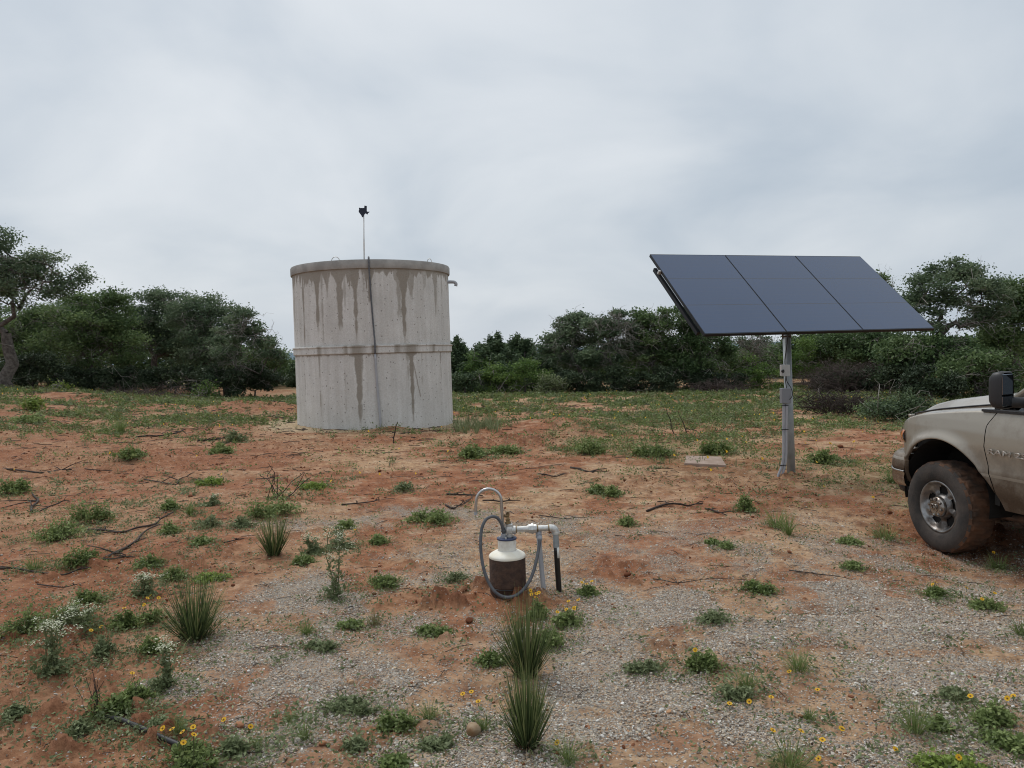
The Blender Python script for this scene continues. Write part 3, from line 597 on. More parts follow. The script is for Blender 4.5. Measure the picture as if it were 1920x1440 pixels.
    MB().tube([q(944.2, 1009, -.01), q(944, 1000, -.015)], .018, 10).build('hose_fitting', M['greypvc'], root, smooth='auto')
    MB().tube([q(944.2, 996, -.018), q(943.6, 993.5, -.018)], .019, 10).build('hose_fitting', M['greyhose'], root, smooth='auto')
    # gooseneck
    gp = [q(945, 1004, .0), q(943.5, 985, .0), q(941, 960, .0), q(940, 940, .0)]
    a0 = q(916.5, 940, 0); R_ = 23.6*s
    gp += [Vector((a0.x+R_*cos(t), a0.y, a0.z+R_*sin(t))) for t in np.linspace(.25, pi-.1, 12)] + [q(892.5, 945), q(892, 963)]
    MB().tube(gp, .0105, 12, smooth=3).build('gooseneck_pipe', mat('polished steel tube', (.50, .50, .50), .28, .85), root)
    MB().tube([q(892, 960), q(892, 965)], .0125, 12).build('pipe_tip', M['greypvc'], root, smooth='auto')
well()

# ------------------------------------------------------------------ pickup truck
def truck():
    th = radians(79); hd = Vector((-cos(th), sin(th), 0)); nl = Vector((-sin(th), -cos(th), 0))
    W0 = Vector((3.748, 6.75, 0.276)); zg = W0.z-.405
    org = W0-nl*.985; org.z = zg
    root = empty('pickup_truck', org); root.rotation_euler = (0, 0, math.atan2(hd.y, hd.x))
    tag(root, 'muddy champagne beige pickup truck parked at the right edge', 'pickup truck')
    paint = bpy.data.materials.new('beige truck paint'); paint.use_nodes = True; t = paint.node_tree; p = t.nodes['Principled BSDF']; K = t.links.new
    tco = N(t, 'ShaderNodeTexCoord'); g = N(t, 'ShaderNodeNewGeometry'); sp = N(t, 'ShaderNodeSeparateXYZ'); K(g.outputs['Position'], sp.inputs[0])
    n = N(t, 'ShaderNodeTexNoise', i_Scale=5.5, i_Detail=8, i_Roughness=.7); K(g.outputs['Position'], n.inputs['Vector'])
    n2 = N(t, 'ShaderNodeTexNoise', i_Scale=60, i_Detail=4); K(g.outputs['Position'], n2.inputs['Vector'])
    zr = mth(t, 'SUBTRACT', sp.outputs[2], zg)
    f = mth(t, 'MULTIPLY', mth(t, 'SUBTRACT', 1.02, zr), 3.0, True)
    f = mth(t, 'MULTIPLY', mth(t, 'ADD', mth(t, 'MULTIPLY', mth(t, 'SUBTRACT', n.outputs[0], .5), 1.5), f), 1.0, True)
    f = mth(t, 'MULTIPLY', f, .92)
    mudc = mixc(t, n2.outputs[0], (.045, .027, .017), (.105, .066, .041))
    base = mixc(t, n.outputs[0], (.33, .298, .245), (.37, .335, .28))
    f = mth(t, 'MULTIPLY', f, mth(t, 'SUBTRACT', 1, mth(t, 'MULTIPLY', mth(t, 'LESS_THAN', mth(t, 'ABSOLUTE', mth(t, 'SUBTRACT', zr, .775)), .012), .5)))
    K(mixc(t, f, base, mudc), p.inputs['Base Color'])
    K(mth(t, 'ADD', mth(t, 'MULTIPLY', f, .5), .33), p.inputs['Roughness'])
    K(mth(t, 'MULTIPLY', mth(t, 'SUBTRACT', 1, f, True), .6), p.inputs['Coat Weight']); K(mth(t, 'MULTIPLY', mth(t, 'SUBTRACT', 1.1, f, True), .5), p.inputs['Specular IOR Level'])
    K(mth(t, 'MULTIPLY', mth(t, 'SUBTRACT', 1, f, True), .35), p.inputs['Metallic']); p.inputs['Coat Weight'].default_value = .6; p.inputs['Coat Roughness'].default_value = .12
    glass = mat('truck glass', (.02, .025, .03), .06, spec=.8); blk = mat('black trim', (.020, .020, .022), .5); under = mat('dark underbody', (.010, .009, .008), .95)
    chrome = mat('dull chrome', (.42, .41, .39), .25, .9, var=(.22, .18, .15), vs=9); mud = mat('mud caked rubber', (.060, .038, .027), .95, var=(.15, .075, .042), vs=7, bump=.8, bs=30)
    tyre = mat('tyre sidewall', (.030, .027, .025), .9, var=(.065, .052, .044), vs=6, bump=.3, bs=60); wheelm = mat('wheel alloy', (.32, .32, .32), .38, .8, var=(.10, .085, .075), vs=7)
    amber = mat('amber lens', (.55, .16, .03), .2, spec=.7, coat=.5); clear = mat('clear lens', (.45, .45, .44), .1, spec=.8, coat=.6)
    # plan outline: inset from the side plane as a function of u
    PU = [-9, .30, .42, .52, .62, .72, .80, .87, .92, .95, .965]; PD = [0, 0, .02, .065, .13, .21, .295, .385, .48, .62, .985]
    HW = .985
    def path(n_=40):   # front corner path from u=.30 to v=0, even in arc length
        P = np.array([(u, HW-d) for u, d in zip(PU[1:], PD[1:])]); s = np.concatenate([[0], np.cumsum(np.hypot(*np.diff(P, axis=0).T))]); return P, s
    PP, PS = path()
    def plan(u_arc):   # arc coordinate a: for a<=.30 plain u; beyond follows the corner
        a = np.asarray(u_arc, float); s = np.maximum(a-.30, 0); x = np.where(a <= .30, a, np.interp(s, PS, PP[:, 0])); y = np.where(a <= .30, HW, np.interp(s, PS, PP[:, 1]))
        e = .01; x2 = np.interp(s+e, PS, PP[:, 0]); y2 = np.interp(s+e, PS, PP[:, 1]); tx = np.where(a <= .30, 1, x2-x); ty = np.where(a <= .30, 0, y2-y); l = np.hypot(tx, ty)+1e-9
        return x, y, -ty/l, tx/l        # point and outward normal
    ZS_U = [-5, -.62, -.3, 0, .25, .40, .48, .55, .62, .72, .88, 1.9]; ZS = [1.31, 1.31, 1.285, 1.25, 1.215, 1.180, 1.150, 1.118, 1.088, 1.06, 1.05, 1.045]
    TZ = [.40, .50, .56, .64, .76, .80, .84, 1.0, 1.12, 1.20, 1.31, 1.40]; TD = [.12, .075, .05, .018, .010, .0, .012, .0, .008, .022, .05, .10]
    def tuck(z): return np.interp(z, TZ, TD)
    AR, AZc = .515, .505
    def arch(u): return np.where(np.abs(u) < AR, AZc+np.sqrt(np.maximum(AR**2-u**2, 0)), -9)
    def gapu(z): return np.interp(z, [.45, .57, .75, 1.01, 1.18, 1.29, 1.36], [-.64, -.62, -.555, -.50, -.51, -.59, -.63])
    def side(sgn, a0, a1, zlo, zhi, nu=60, nz=26, warp0=None, warp1=None, top=True, arch_c=(), off=0.0, lip=True):
        """skin of one flank between arc positions a0..a1"""
        mb = MB(); U = np.linspace(0, 1, nu); rows = []
        for i in range(nu):
            a = a0+(a1-a0)*U[i]; lo = zlo
            for ac in arch_c: lo = max(lo, float(arch(np.array(a-ac))))
            hi = float(np.interp(a, ZS_U, ZS)) if zhi is None else zhi
            z = np.linspace(lo, hi, nz); A0 = warp0(z) if warp0 else np.full(nz, a0); A1 = warp1(z) if warp1 else np.full(nz, a1); aa = A0+(A1-A0)*U[i]
            x, y, nx, ny = plan(aa); fl = 0
            for ac in arch_c: fl = fl+.028*np.exp(-((np.hypot(aa-ac, z-AZc)-AR)/.05)**2)*(z > .55)
            d = tuck(z)-off-fl; x = x-nx*d; y = y-ny*d
            V = list(zip(x, y*1, z))
            if lip: V.insert(0, (x[0]-nx[0]*.03, y[0]-ny[0]*.03, z[0]+.004)); V.insert(1, (x[0]-nx[0]*.004, y[0]-ny[0]*.004, z[0]-.004))
            if top:   # roll over the shoulder towards the bonnet gap
                for q in np.linspace(.15, 1, 7):
                    ins = .05+q*max(.02, .215-.05) ; dd = ins-.05
                    yy = y[-1]-ny[-1]*dd; xx = x[-1]-nx[-1]*dd; V.append((xx, max(yy, .2), z[-1]+.030*sin(q*pi/2)))
                V.append((V[-1][0]-.002*nx[-1], V[-1][1]-.002, V[-1][2]-.05))
            rows.append(V)
        V = np.array(rows); k = V.shape[1]; V = V.reshape(-1, 3); V[:, 1] *= sgn
        mb.grid(V, nu, k); return mb
    for sg in (1, -1):
        side(sg, -.50, .84, .46, None, 90, 26, warp0=gapu, arch_c=(0,)).build('front_fender', paint, root)
        d1 = side(sg, -1.62, -.512, .50, 1.305, 40, 26, warp1=lambda z: gapu(z)-.009, top=False, lip=False).build('front_door', paint, root)
        side(sg, -2.45, -1.63, .50, 1.305, 24, 20, top=False, lip=False).build('rear_door', paint, root)
        side(sg, -3.05, -2.46, .50, 1.305, 12, 20, top=False, lip=False).build('cab_corner', paint, root)
        side(sg, -4.75, -3.07, .56, 1.33, 90, 26, arch_c=(-3.57,), top=False).build('bed_side', paint, root)
        MB().box((-1.35, sg*1.0, 1.17), (.17, .04, .035)).build('handle', blk, d1, bevel=.01)
        MB().box((-1.0, sg*.88, 1.30), (1.1, .15, .02)).build('belt_trim', blk, root, smooth=False)
    # inner structure so that gaps and wheel wells read dark
    mb = MB(); mb.box((-2.3, 0, .70), (4.6, 1.0, .5)); mb.box((.28, 0, .84), (1.15, 1.0, .5)); mb.box((-2.05, 0, .82), (2.85, 1.78, .62)); mb.box((-.55, 0, .95), (.05, 1.80, .85)); mb.box((-4.0, 0, .62), (1.3, 1.2, .15))
    for s_ in (1, -1):
        mb.box((-2.1, s_*.45, .40), (5.0, .09, .16))
        aa = np.linspace(-.2, pi+.2, 24)
        for c0 in (0, -3.57):
            V = np.concatenate([np.stack([c0+.505*np.cos(aa), np.full(24, s_*yy), AZc+.505*np.sin(aa)], 1) for yy in (.93, .5)]); mb.grid(V, 2, 24)
            V = np.concatenate([np.stack([c0+r*np.cos(aa), np.full(24, s_*.52), AZc+r*np.sin(aa)], 1) for r in (.01, .51)]); mb.grid(V, 2, 24)
    mb.build('underbody', under, root, smooth=False)
    mb = MB().tube([(0, -.75, .40), (0, .75, .40)], .05, 10); mb.build('axle', mud, root); mb = MB().tube([(-3.57, -.75, .42), (-3.57, .75, .42)], .06, 10); mb.ball((-3.57, 0, .42), .17, 8); mb.build('axle', mud, root); MB().tube([(-1.1, .70, .42), (-.1, .66, .38)], .035, 8).build('control_arm', mud, root)
    # bonnet
    nu, nv = 44, 41; U = np.linspace(-.60, .93, nu); V = []
    for u in U:
        he = float(np.interp(u, [-.6, -.5, -.13, .25, .57, .8, .93], [1.375, 1.345, 1.300, 1.250, 1.19, 1.115, 1.06])); hc = float(np.interp(u, [-.6, 0, .37, .6, .75, .86, .93], [1.445, 1.40, 1.345, 1.29, 1.235, 1.165, 1.075]))
        vm = min(.745, max(.3, .985-float(np.interp(u, PU, PD))-.15))
        for v in np.linspace(-1, 1, nv):
            k = sstep(1.0, .62, abs(v)); V.append((u+.02*(1-v*v), v*vm, he+(hc-he)*(.25*(1-abs(v))+.75*k)))
    mb = MB().grid(np.array(V), nu, nv); V = np.array(V).reshape(nu, nv, 3)
    for e in (V[:, 0], V[:, -1], V[-1]):
        mb.grid(np.stack([e, e-np.array([0, 0, .05])], 1).reshape(-1, 3), len(e), 2)
    mb.build('hood', paint, root)
    for sg in (1, -1):
        MB().tube([(u, sg*min(.757, .985-float(np.interp(u, PU, PD))-.14), float(np.interp(u, [-.6, -.5, -.13, .25, .57, .8, .93], [1.375, 1.345, 1.300, 1.250, 1.19, 1.115, 1.06]))+.006) for u in np.linspace(-.56, .86, 30)], .008, 6).build('hood_seam', blk, root)
    MB().box((-.62, 0, 1.36), (.25, 1.5, .05)).build('cowl', blk, root)
    # nose: lamps, grille, bumper
    for sg in (1, -1):
        def patch(a0, a1, z0, z1, off, name, m, nu=16, nz=10):
            V = []
            for a in np.linspace(a0, a1, nu):
                x, y, nx, ny = [float(q) for q in plan(np.array(a))]
                for z in np.linspace(z0, z1, nz):
                    d = float(tuck(z))-off-.02*sin(pi*(z-z0)/(z1-z0)); V.append((x-nx*d, sg*(y-ny*d), z))
            return MB().grid(np.array(V), nu, nz).build(name, m, root)
        patch(.485, .60, .935, 1.05, .006, 'marker_lamp', amber); patch(.607, 1.12, .93, 1.04, .006, 'headlight', clear)
    V = []
    for v in np.linspace(-.52, .52, 21):
        for z in np.linspace(.82, 1.13, 8): V.append((.985-.10*(v/.52)**4-.02*((z-.95)/.15)**2, v, z))
    gr = MB().grid(np.array(V), 21, 8).build('grille', blk, root)
    mb = MB(); mb.box((.99, 0, .97), (.03, .06, .30)); mb.box((.99, 0, .97), (.03, .98, .05)); mb.box((.975, 0, 1.13), (.04, 1.0, .03)); mb.build('grille_bar', paint, gr, bevel=.008)
    BU = [.47, .60, .70, .78, .86, .93, .99, 1.03, 1.05, 1.055]; BD = [.02, .03, .07, .13, .21, .30, .42, .58, .78, .985]
    def bump(zs, ins, name, m):
        V = []; U = np.interp(np.linspace(0, 9, 60), range(10), BU); D = np.interp(np.linspace(0, 9, 60), range(10), BD)
        U = np.concatenate([U, U[::-1][1:]]); Yv = np.concatenate([HW-D, -(HW-D)[::-1][1:]])
        for u, v in zip(U, Yv):
            for z, i_ in zip(zs, ins):
                r = math.hypot(u-.2, v); V.append((u-i_*(u-.2)/r, v-i_*v/r, z))
        return MB().grid(np.array(V), len(U), len(zs)).build(name, m, root)
    chromed = chrome
    bump([.815, .825, .82, .80, .76, .70, .672, .668], [.16, .09, .055, .025, .006, 0, .004, .012], 'bumper_cover', paint)
    bump([.668, .664, .65, .645, .60, .55, .515, .51], [.012, -.004, -.004, .006, .0, .008, .03, .07], 'bumper', chromed)
    bump([.512, .50, .45, .42], [.06, .055, .07, .13], 'valance', blk)
    # cab
    rf = [(-.60, 1.36, .80), (-1.30, 1.90, .64), (-1.55, 1.945, .62), (-2.6, 1.94, .62), (-2.95, 1.88, .64), (-3.03, 1.32, .82)]
    mb = MB(); 
    V = [(u, s_*h, z) for u, z, h in rf[1:5] for s_ in np.linspace(-1, 1, 9)]; V = [(u, v, z+.03*(1-(v/.65)**2)) for u, v, z in V]; mb.grid(np.array(V), 4, 9); mb.build('roof', paint, root)
    for s_ in (1, -1):
        def pil(a, e, w_, name='pillar'): MB().tube([a, e], w_, 8).build(name, paint, root)
        pil((-.56, s_*.82, 1.335), (-1.30, s_*.655, 1.90), .036, 'windscreen_pillar'); pil((-1.66, s_*.86, 1.30), (-1.74, s_*.66, 1.92), .04); pil((-2.98, s_*.86, 1.30), (-2.93, s_*.655, 1.90), .06); pil((-1.28, s_*.655, 1.895), (-2.95, s_*.655, 1.895), .035, 'roof_rail')
        for a, e in (((-.72, -1.64), (-1.28, -1.72)), ((-1.68, -2.95), (-1.76, -2.90))):
            V = np.array([(a[0], s_*.865, 1.31), (a[1], s_*.865, 1.31), (e[0], s_*.66, 1.88), (e[1], s_*.66, 1.88)]); MB().add(V, np.array([(0, 1, 3, 2)])).build('side_window', glass, root, smooth=False)
    MB().add([(-.60, -.80, 1.37), (-.60, .80, 1.37), (-1.30, .63, 1.90), (-1.30, -.63, 1.90)], np.array([(0, 1, 2, 3)])).build('windshield', glass, root, smooth=False)
    MB().add([(-3.03, -.80, 1.33), (-3.03, .80, 1.33), (-2.95, .63, 1.88), (-2.95, -.63, 1.88)], np.array([(0, 1, 2, 3)])).build('rear_window', glass, root, smooth=False)
    mb = MB(); mb.box((-3.08, 0, .98), (.04, 1.8, .7)); mb.box((-4.76, 0, .96), (.06, 1.9, .75)); mb.box((-3.9, 0, .82), (1.66, 1.8, .04)); mb.build('bed', paint, root, bevel=.01)
    MB().box((-4.90, 0, .58), (.16, 1.9, .2)).build('rear_bumper', chrome, root, bevel=.03)
    # door mirrors: tall towing heads
    for s_ in (1, -1):
        mr = MB(); R = Matrix.Rotation(radians(20*s_), 3, 'Z')
        V = []; n_ = 28
        for k, (xo, sc) in enumerate([(.075, .05), (.072, .45), (.058, .75), (.035, .93), (.0, 1.0), (-.035, 1.0), (-.045, .94)]):
            for a in np.linspace(0, 2*pi, n_, endpoint=False):
                cx_, sx_ = cos(a), sin(a); pw_ = .42
                y_ = .092*np.sign(cx_)*abs(cx_)**pw_*sc; z_ = .142*np.sign(sx_)*abs(sx_)**pw_*sc; V.append(tuple(R@Vector((xo, y_, z_))))
        V = np.array(V)+np.array((-.90, s_*1.19, 1.495)); i = np.repeat(np.arange(6), n_); j = np.tile(np.arange(n_), 6)
        mr.add(V, np.stack([i*n_+j, i*n_+(j+1) % n_, (i+1)*n_+(j+1) % n_, (i+1)*n_+j], 1)); house = mr.build('mirror', blk, root)
        def rec(y0, y1, z0, z1, nm):
            P = [tuple(R@Vector((-.041, y, z))+Vector((-.90, s_*1.19, 1.495))) for y, z in ((y0, z0), (y1, z0), (y1, z1), (y0, z1))]; c = sum((Vector(q) for q in P), Vector())/4
            MB().box(c, (.008, abs(y1-y0), z1-z0), R.to_4x4()).build(nm, mat('mirror glass', (.30, .34, .38), .05, .95), house, smooth=False, bevel=.004)
        rec(-.075, .075, -.035, .122, 'mirror_glass'); rec(-.075, .075, -.122, -.045, 'mirror_glass')
        MB().tube([(-.89, s_*1.12, 1.40), (-.90, s_*1.0, 1.39), (-.90, s_*.86, 1.38)], [.045, .042, .06], 10).build('mirror_arm', blk, house)
        MB().box((-.90, s_*.87, 1.38), (.22, .04, .13)).build('mirror_base', blk, house, bevel=.01)
    # lettering and badge
    def text(body, size, loc, rot, mt, parent, sx=1.0):
        c = bpy.data.curves.new('t', 'FONT'); c.body = body; c.size = size; c.extrude = .004; c.bevel_depth = .001; o = bpy.data.objects.new('t', c); COL.objects.link(o)
        bpy.context.view_layer.update(); dg = bpy.context.evaluated_depsgraph_get(); me = bpy.data.meshes.new_from_object(o.evaluated_get(dg)); bpy.data.objects.remove(o)
        b = bpy.data.objects.new('door_lettering', me); me.materials.clear(); me.materials.append(mt); COL.objects.link(b); b.parent = parent; b.location = loc; b.rotation_euler = rot; b.scale = (sx, 1, 1); return b
    badge = mat('chrome letters', (.55, .54, .52), .3, .7, var=(.32, .29, .25), vs=30)
    text('RAM 2500', .058, (-.555, 1.000, .955), (pi/2, 0, pi), badge, root, 2.0).name = 'door_lettering'
    MB().tube([(.22, .985, .99), (.22, 1.0, .99)], .022, 14).build('fender_badge', chrome, root)
    # wheels
    def tyre_mb():
        m = MB(); prof = [(.222, .085), (.235, .120), (.262, .132), (.30, .140), (.345, .138), (.375, .128), (.395, .112), (.403, .09), (.405, .05), (.405, 0), (.405, -.05), (.403, -.09), (.395, -.112), (.375, -.128), (.30, -.14), (.235, -.12), (.222, -.085)]
        m.lathe(prof[:7], 96, axis=(0, 1, 0)); return m, prof
    def wheel(x, s_, steer=0):
        x = x+(.035 if x == 0 else 0)
        wr = MB(); m, prof = tyre_mb(); W = tyre_mb()[0].build('wheel', tyre, root); W.location = (x, s_*.845, .405); W.rotation_euler = (0, 0, (0 if s_ > 0 else pi)+steer)
        tr = MB(); nq = 240; q = np.arange(nq)*2*pi/nq; pr = prof[5:14]; V = []
        for k, (r, y) in enumerate(pr):
            lug = ((np.floor(q/(2*pi)*40*1.0+(.5 if k % 2 else 0)+y*9)) % 2)*(.012 if 0 < k < len(pr)-1 else 0)
            rr = r-lug+.004*np.array([vnoise(a*30, k*3.1, 5) for a in q]); V.append(np.stack([rr*np.cos(q), np.full(nq, y), rr*np.sin(q)], 1))
        i = np.repeat(np.arange(len(pr)-1), nq); j = np.tile(np.arange(nq), len(pr)-1)
        tr.add(np.concatenate(V), np.stack([i*nq+j, (i+1)*nq+j, (i+1)*nq+(j+1) % nq, i*nq+(j+1) % nq], 1)); tr.build('tread', mud, W, smooth='auto')
        rim = MB(); nq = 160; rs = [.232, .226, .216, .206, .198, .188, .175, .160, .145, .130, .115, .100, .092, .088, .080]; ys = [.116, .122, .118, .104, .094, .092, .090, .088, .087, .087, .088, .091, .096, .112, .116]
        q = np.arange(nq)*2*pi/nq; V = []
        hole = np.zeros((len(rs), nq), bool)
        for k, (r, y) in enumerate(zip(rs, ys)):
            sp_ = ((q/(2*pi)*5+.25) % 1)-.5; e = (sp_*2*pi/5*r/.064)**2+((r-.150)/.052)**2; dip = .030*np.exp(-np.maximum(e-.8, 0)*1.6)*((r < .2) & (r > .1))
            hole[k] = e < .80; V.append(np.stack([r*np.cos(q), y-dip, r*np.sin(q)], 1))
        i = np.repeat(np.arange(len(rs)-1), nq); j = np.tile(np.arange(nq), len(rs)-1); keep = ~(hole[i, j] & hole[i+1, (j+1) % nq])
        F = np.stack([i*nq+j, i*nq+(j+1) % nq, (i+1)*nq+(j+1) % nq, (i+1)*nq+j], 1)[keep]
        rim.add(np.concatenate(V), F); R_ = rim.build('rim', wheelm, W)
        MB().lathe([(.001, .045), (.224, .045), (.224, .10)], 48, axis=(0, 1, 0)).build('brake_drum', under, R_)
        hb = MB().lathe([(.092, .10), (.092, .118), (.086, .132), (.072, .146), (.052, .152), (.045, .150), (.044, .154), (.001, .156)], 40, axis=(0, 1, 0))
        for k in range(8):
            a = k*pi/4+.2; hb.lathe([(.013, .0), (.013, .02), (.008, .028), (.001, .028)], 6, (.072*cos(a), .130, .072*sin(a)), (0, 1, 0))
        hb.build('hub_cap', chrome, W, smooth='auto')
        # horned-head emblem on the cap
        e = MB(); e.ball((0, .158, -.004), (.012, .005, .020), 6)
        for d_ in (1, -1): e.tube([(d_*.006, .158, .016), (d_*.022, .159, .024), (d_*.032, .159, .008), (d_*.026, .159, -.012), (d_*.016, .159, -.010)], [.007, .007, .006, .005, .002], 6, smooth=3)
        e.build('emblem', chrome, W)
    wheel(0, 1, radians(-1)); wheel(0, -1); wheel(-3.57, 1); wheel(-3.57, -1)
truck()

# ------------------------------------------------------------------ trees and brush
def rdir(n, r=rng):
    v = r.normal(size=(n, 3)); return v/np.linalg.norm(v, axis=1)[:, None]
def leaves(mb, C, size, r, up=.35, el=1.8, tint=None):
    """small leaf faces at points C"""
    n = len(C); a = rdir(n, r); a[:, 2] *= .7; a /= np.linalg.norm(a, axis=1)[:, None]; b = np.cross(a, rdir(n, r)+np.array([0, 0, up])); b /= np.linalg.norm(b, axis=1)[:, None]+1e-9
    s = size*r.uniform(.6, 1.35, n) if np.isscalar(size) else size; s = s[:, None]; A = a*s*el*.5; B = b*s*.5
    V = np.stack([C-A, C-A*.1+B, C+A, C-A*.1-B], 1).reshape(-1, 3)
    F = (np.arange(n)*4)[:, None]+np.arange(4); t = r.random(n) if tint is None else tint
    mb.add(V, F, np.repeat(np.clip(t, 0, 1), 4))
def thin(mb, P, r0, r1, n=3, tint=.5): mb.tube(P, np.linspace(r0, r1, len(P)), n, cap=False, tint=tint)
def crook(a, b, r, k=4, j=.12):
    a = np.array(a, float); b = np.array(b, float); L_ = np.linalg.norm(b-a); t = np.linspace(0, 1, k+1)[:, None]
    P = a+(b-a)*t; P[1:-1] += r.normal(size=(k-1, 3))*L_*j; return P
def tree(name, px, Y, lobes, leafm, label, group, seed, n_leaf=9000, leaf=.075, trunk=.16, fork=.35, clump=.42, bare=24, cat='tree', barkm=None, ptrunk=None, dens=1.0, lean=0, py=None):
    """lobes: photo (x, y, rx, ry) outlines of the crown masses, given real size at distance Y"""
    r = np.random.default_rng(seed); k = Y/FPX
    g = atY(px, py or 700, Y); base = Vector((g.x, Y, hgt(g.x, Y)-.05))
    root = empty(name, base); tag(root, label, cat, group)
    B = np.array(base); L3 = []
    for i, (x, y, rx, ry) in enumerate(lobes):
        P = np.array(atY(x, y, Y)); P[1] += r.uniform(-.5, .6)*rx*k*.7; L3.append((P-B, rx*k, max(rx*k*.8, ry*k*.8), ry*k))
    area = sum(l[1]*l[3] for l in L3); C = []; 
    cl_c = []
    for c, ax, ay, az_ in L3:
        n = max(4, int((ax*az_*13+2)*dens)); d = rdir(n, r); rad = r.uniform(.35, 1.0, n)**.6
        q = c+d*rad[:, None]*np.array([ax, ay, az_]); cl_c.append(q[q[:, 2] > .15])
    cl_c = np.concatenate(cl_c); nc = len(cl_c); per = max(20, n_leaf//nc); n_leaf = int(n_leaf*1.35); per = max(20, n_leaf//nc); leaf = leaf*.86; bare = int(bare*.75); fol = MB(); cs = clump*r.uniform(.6, 1.25, nc); ct = r.uniform(.12, .75, nc)
    pts = []; tn = []
    for c, s, t in zip(cl_c, cs, ct):
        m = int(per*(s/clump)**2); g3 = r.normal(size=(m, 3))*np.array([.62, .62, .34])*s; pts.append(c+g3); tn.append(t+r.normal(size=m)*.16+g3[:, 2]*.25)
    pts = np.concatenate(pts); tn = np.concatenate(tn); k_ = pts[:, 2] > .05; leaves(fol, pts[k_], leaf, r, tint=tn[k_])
    w_ = MB(); z_ = min(l[0][2]-l[3] for l in L3); top = max(l[0][2]+l[3]*.5 for l in L3); zf = max(.35, top*fork)
    mid = np.array([lean, 0, zf]); T = crook((0, 0, -.1), mid, r, 4, .06); w_.tube(T, np.linspace(trunk*1.25, trunk*.8, len(T)), 9, cap=False)
    nodes = [(p, trunk*.75) for p in T[2:]]
    for c, ax, ay, az_ in sorted(L3, key=lambda l: l[0][2]):
        j = min(range(len(nodes)), key=lambda i: np.linalg.norm(nodes[i][0]-c)+.25*abs(nodes[i][0][2]-c[2])); a, ra = nodes[j]
        P = crook(a, c, r, 5, .10); rr = np.linspace(min(ra*.8, trunk*.6), trunk*.16, len(P)); w_.tube(P, rr, 7, cap=False); nodes += list(zip(P[1:], rr[1:]))
    NP = np.array([n_[0] for n_ in nodes])
    for c, s in zip(cl_c, cs):
        j = np.argmin(np.linalg.norm(NP-c, axis=1)); P = crook(NP[j], c, r, 3, .13); r0 = min(nodes[j][1]*.6, .045); thin(w_, P, r0, .010, 4)
        for _ in range(2): thin(w_, crook(P[-2], c+rdir(1, r)[0]*s*np.array([1, 1, .6]), r, 2, .12), .010, .004, 3)
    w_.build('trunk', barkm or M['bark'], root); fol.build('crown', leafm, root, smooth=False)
    if bare:
        tw = MB()
        for _ in range(bare):
            j = r.integers(len(NP)); d = rdir(1, r)[0]; d[1] = -abs(d[1])-.5; d[2] = d[2]*.5; e = NP[j]+d*r.uniform(.5, 1.25)
            P = crook(NP[j], e, r, 4, .12); thin(tw, P, .014, .005, 3)
            for _ in range(4):
                q = P[r.integers(1, len(P))]; thin(tw, crook(q, q+(rdir(1, r)[0]+d*.6)*r.uniform(.15, .5), r, 2, .15), .007, .003, 3)
        tw.build('bare_twigs', M['twig'], root)
    return root
def juniper(px, Y, top_px, wpx, label, group, seed, spires=3, n=9000, py=700):
    r = np.random.default_rng(seed); g = atY(px, py, Y); base = Vector((g.x, Y, hgt(g.x, Y)-.05)); root = empty('juniper', base); tag(root, label, 'juniper', group)
    H_ = (atY(px, top_px, Y).z-base.z)*1.0; W_ = wpx*Y/FPX/2*2.5; f = MB(); w_ = MB(); per = n//(spires*26); pts = []; tn = []
    for s in range(spires):
        per = n//(spires*44)
        ox = 0 if s == 0 else r.uniform(-.55, .55)*W_; oy = r.uniform(-.4, .4)*W_; h = H_*(1 if s == 0 else r.uniform(.72, .93))
        w_.tube(crook((0, 0, -.1), (ox, oy, h*.9), r, 4, .02), np.linspace(.09, .01, 5), 6, cap=False)
        for _ in range(44):
            u = r.random()**.95; z = h*(.04+.93*u); rad = W_*(1-u)**.85*(.75 if spires > 1 else 1)*r.uniform(.5, 1.1)*(1 if u > .12 else .8)+.03; a = r.uniform(0, 2*pi)
            c = np.array([ox+rad*cos(a), oy+rad*sin(a), z]); m = per; d = np.array([cos(a)*.35, sin(a)*.35, 1.0])
            t = r.normal(size=m)*.5; q = c+d*(t*.28)[:, None]+r.normal(size=(m, 3))*np.array([.15, .15, .10])*(1.2-u*.8); pts.append(q); tn.append(r.uniform(.2, .7)+r.normal(size=m)*.15+t*.1)
            thin(w_, crook((ox, oy, z*.85), c, r, 2, .06), .02, .006, 3)
        q = np.stack([ox+r.normal(size=60)*.03, oy+r.normal(size=60)*.035, h*r.uniform(.88, 1.03, 60)], 1); pts.append(q); tn.append(np.full(60, .5))
    pts = np.concatenate(pts); tn = np.concatenate(tn); pts[:, 2] = np.abs(pts[:, 2]); leaves(f, pts, .060, r, up=0, el=2.6, tint=tn)
    w_.build('trunk', M['bark'], root); f.build('crown', M['juniper'], root, smooth=False); return root
def shrub(px, py, Y, wpx, hpx, m, label, group, seed, n=3500, leaf=.055, cat='shrub', name='shrub'):
    return tree(name, px, Y, [(px+dx*wpx, py-hpx*(.45+dy), wpx*.33, hpx*.42) for dx, dy in ((-.22, -.02), (.2, .0), (0, .12), (-.38, -.18), (.38, -.15))], m, label, group, seed, n_leaf=n, leaf=leaf, trunk=.04, fork=.15, clump=.26, bare=5, cat=cat, py=py)

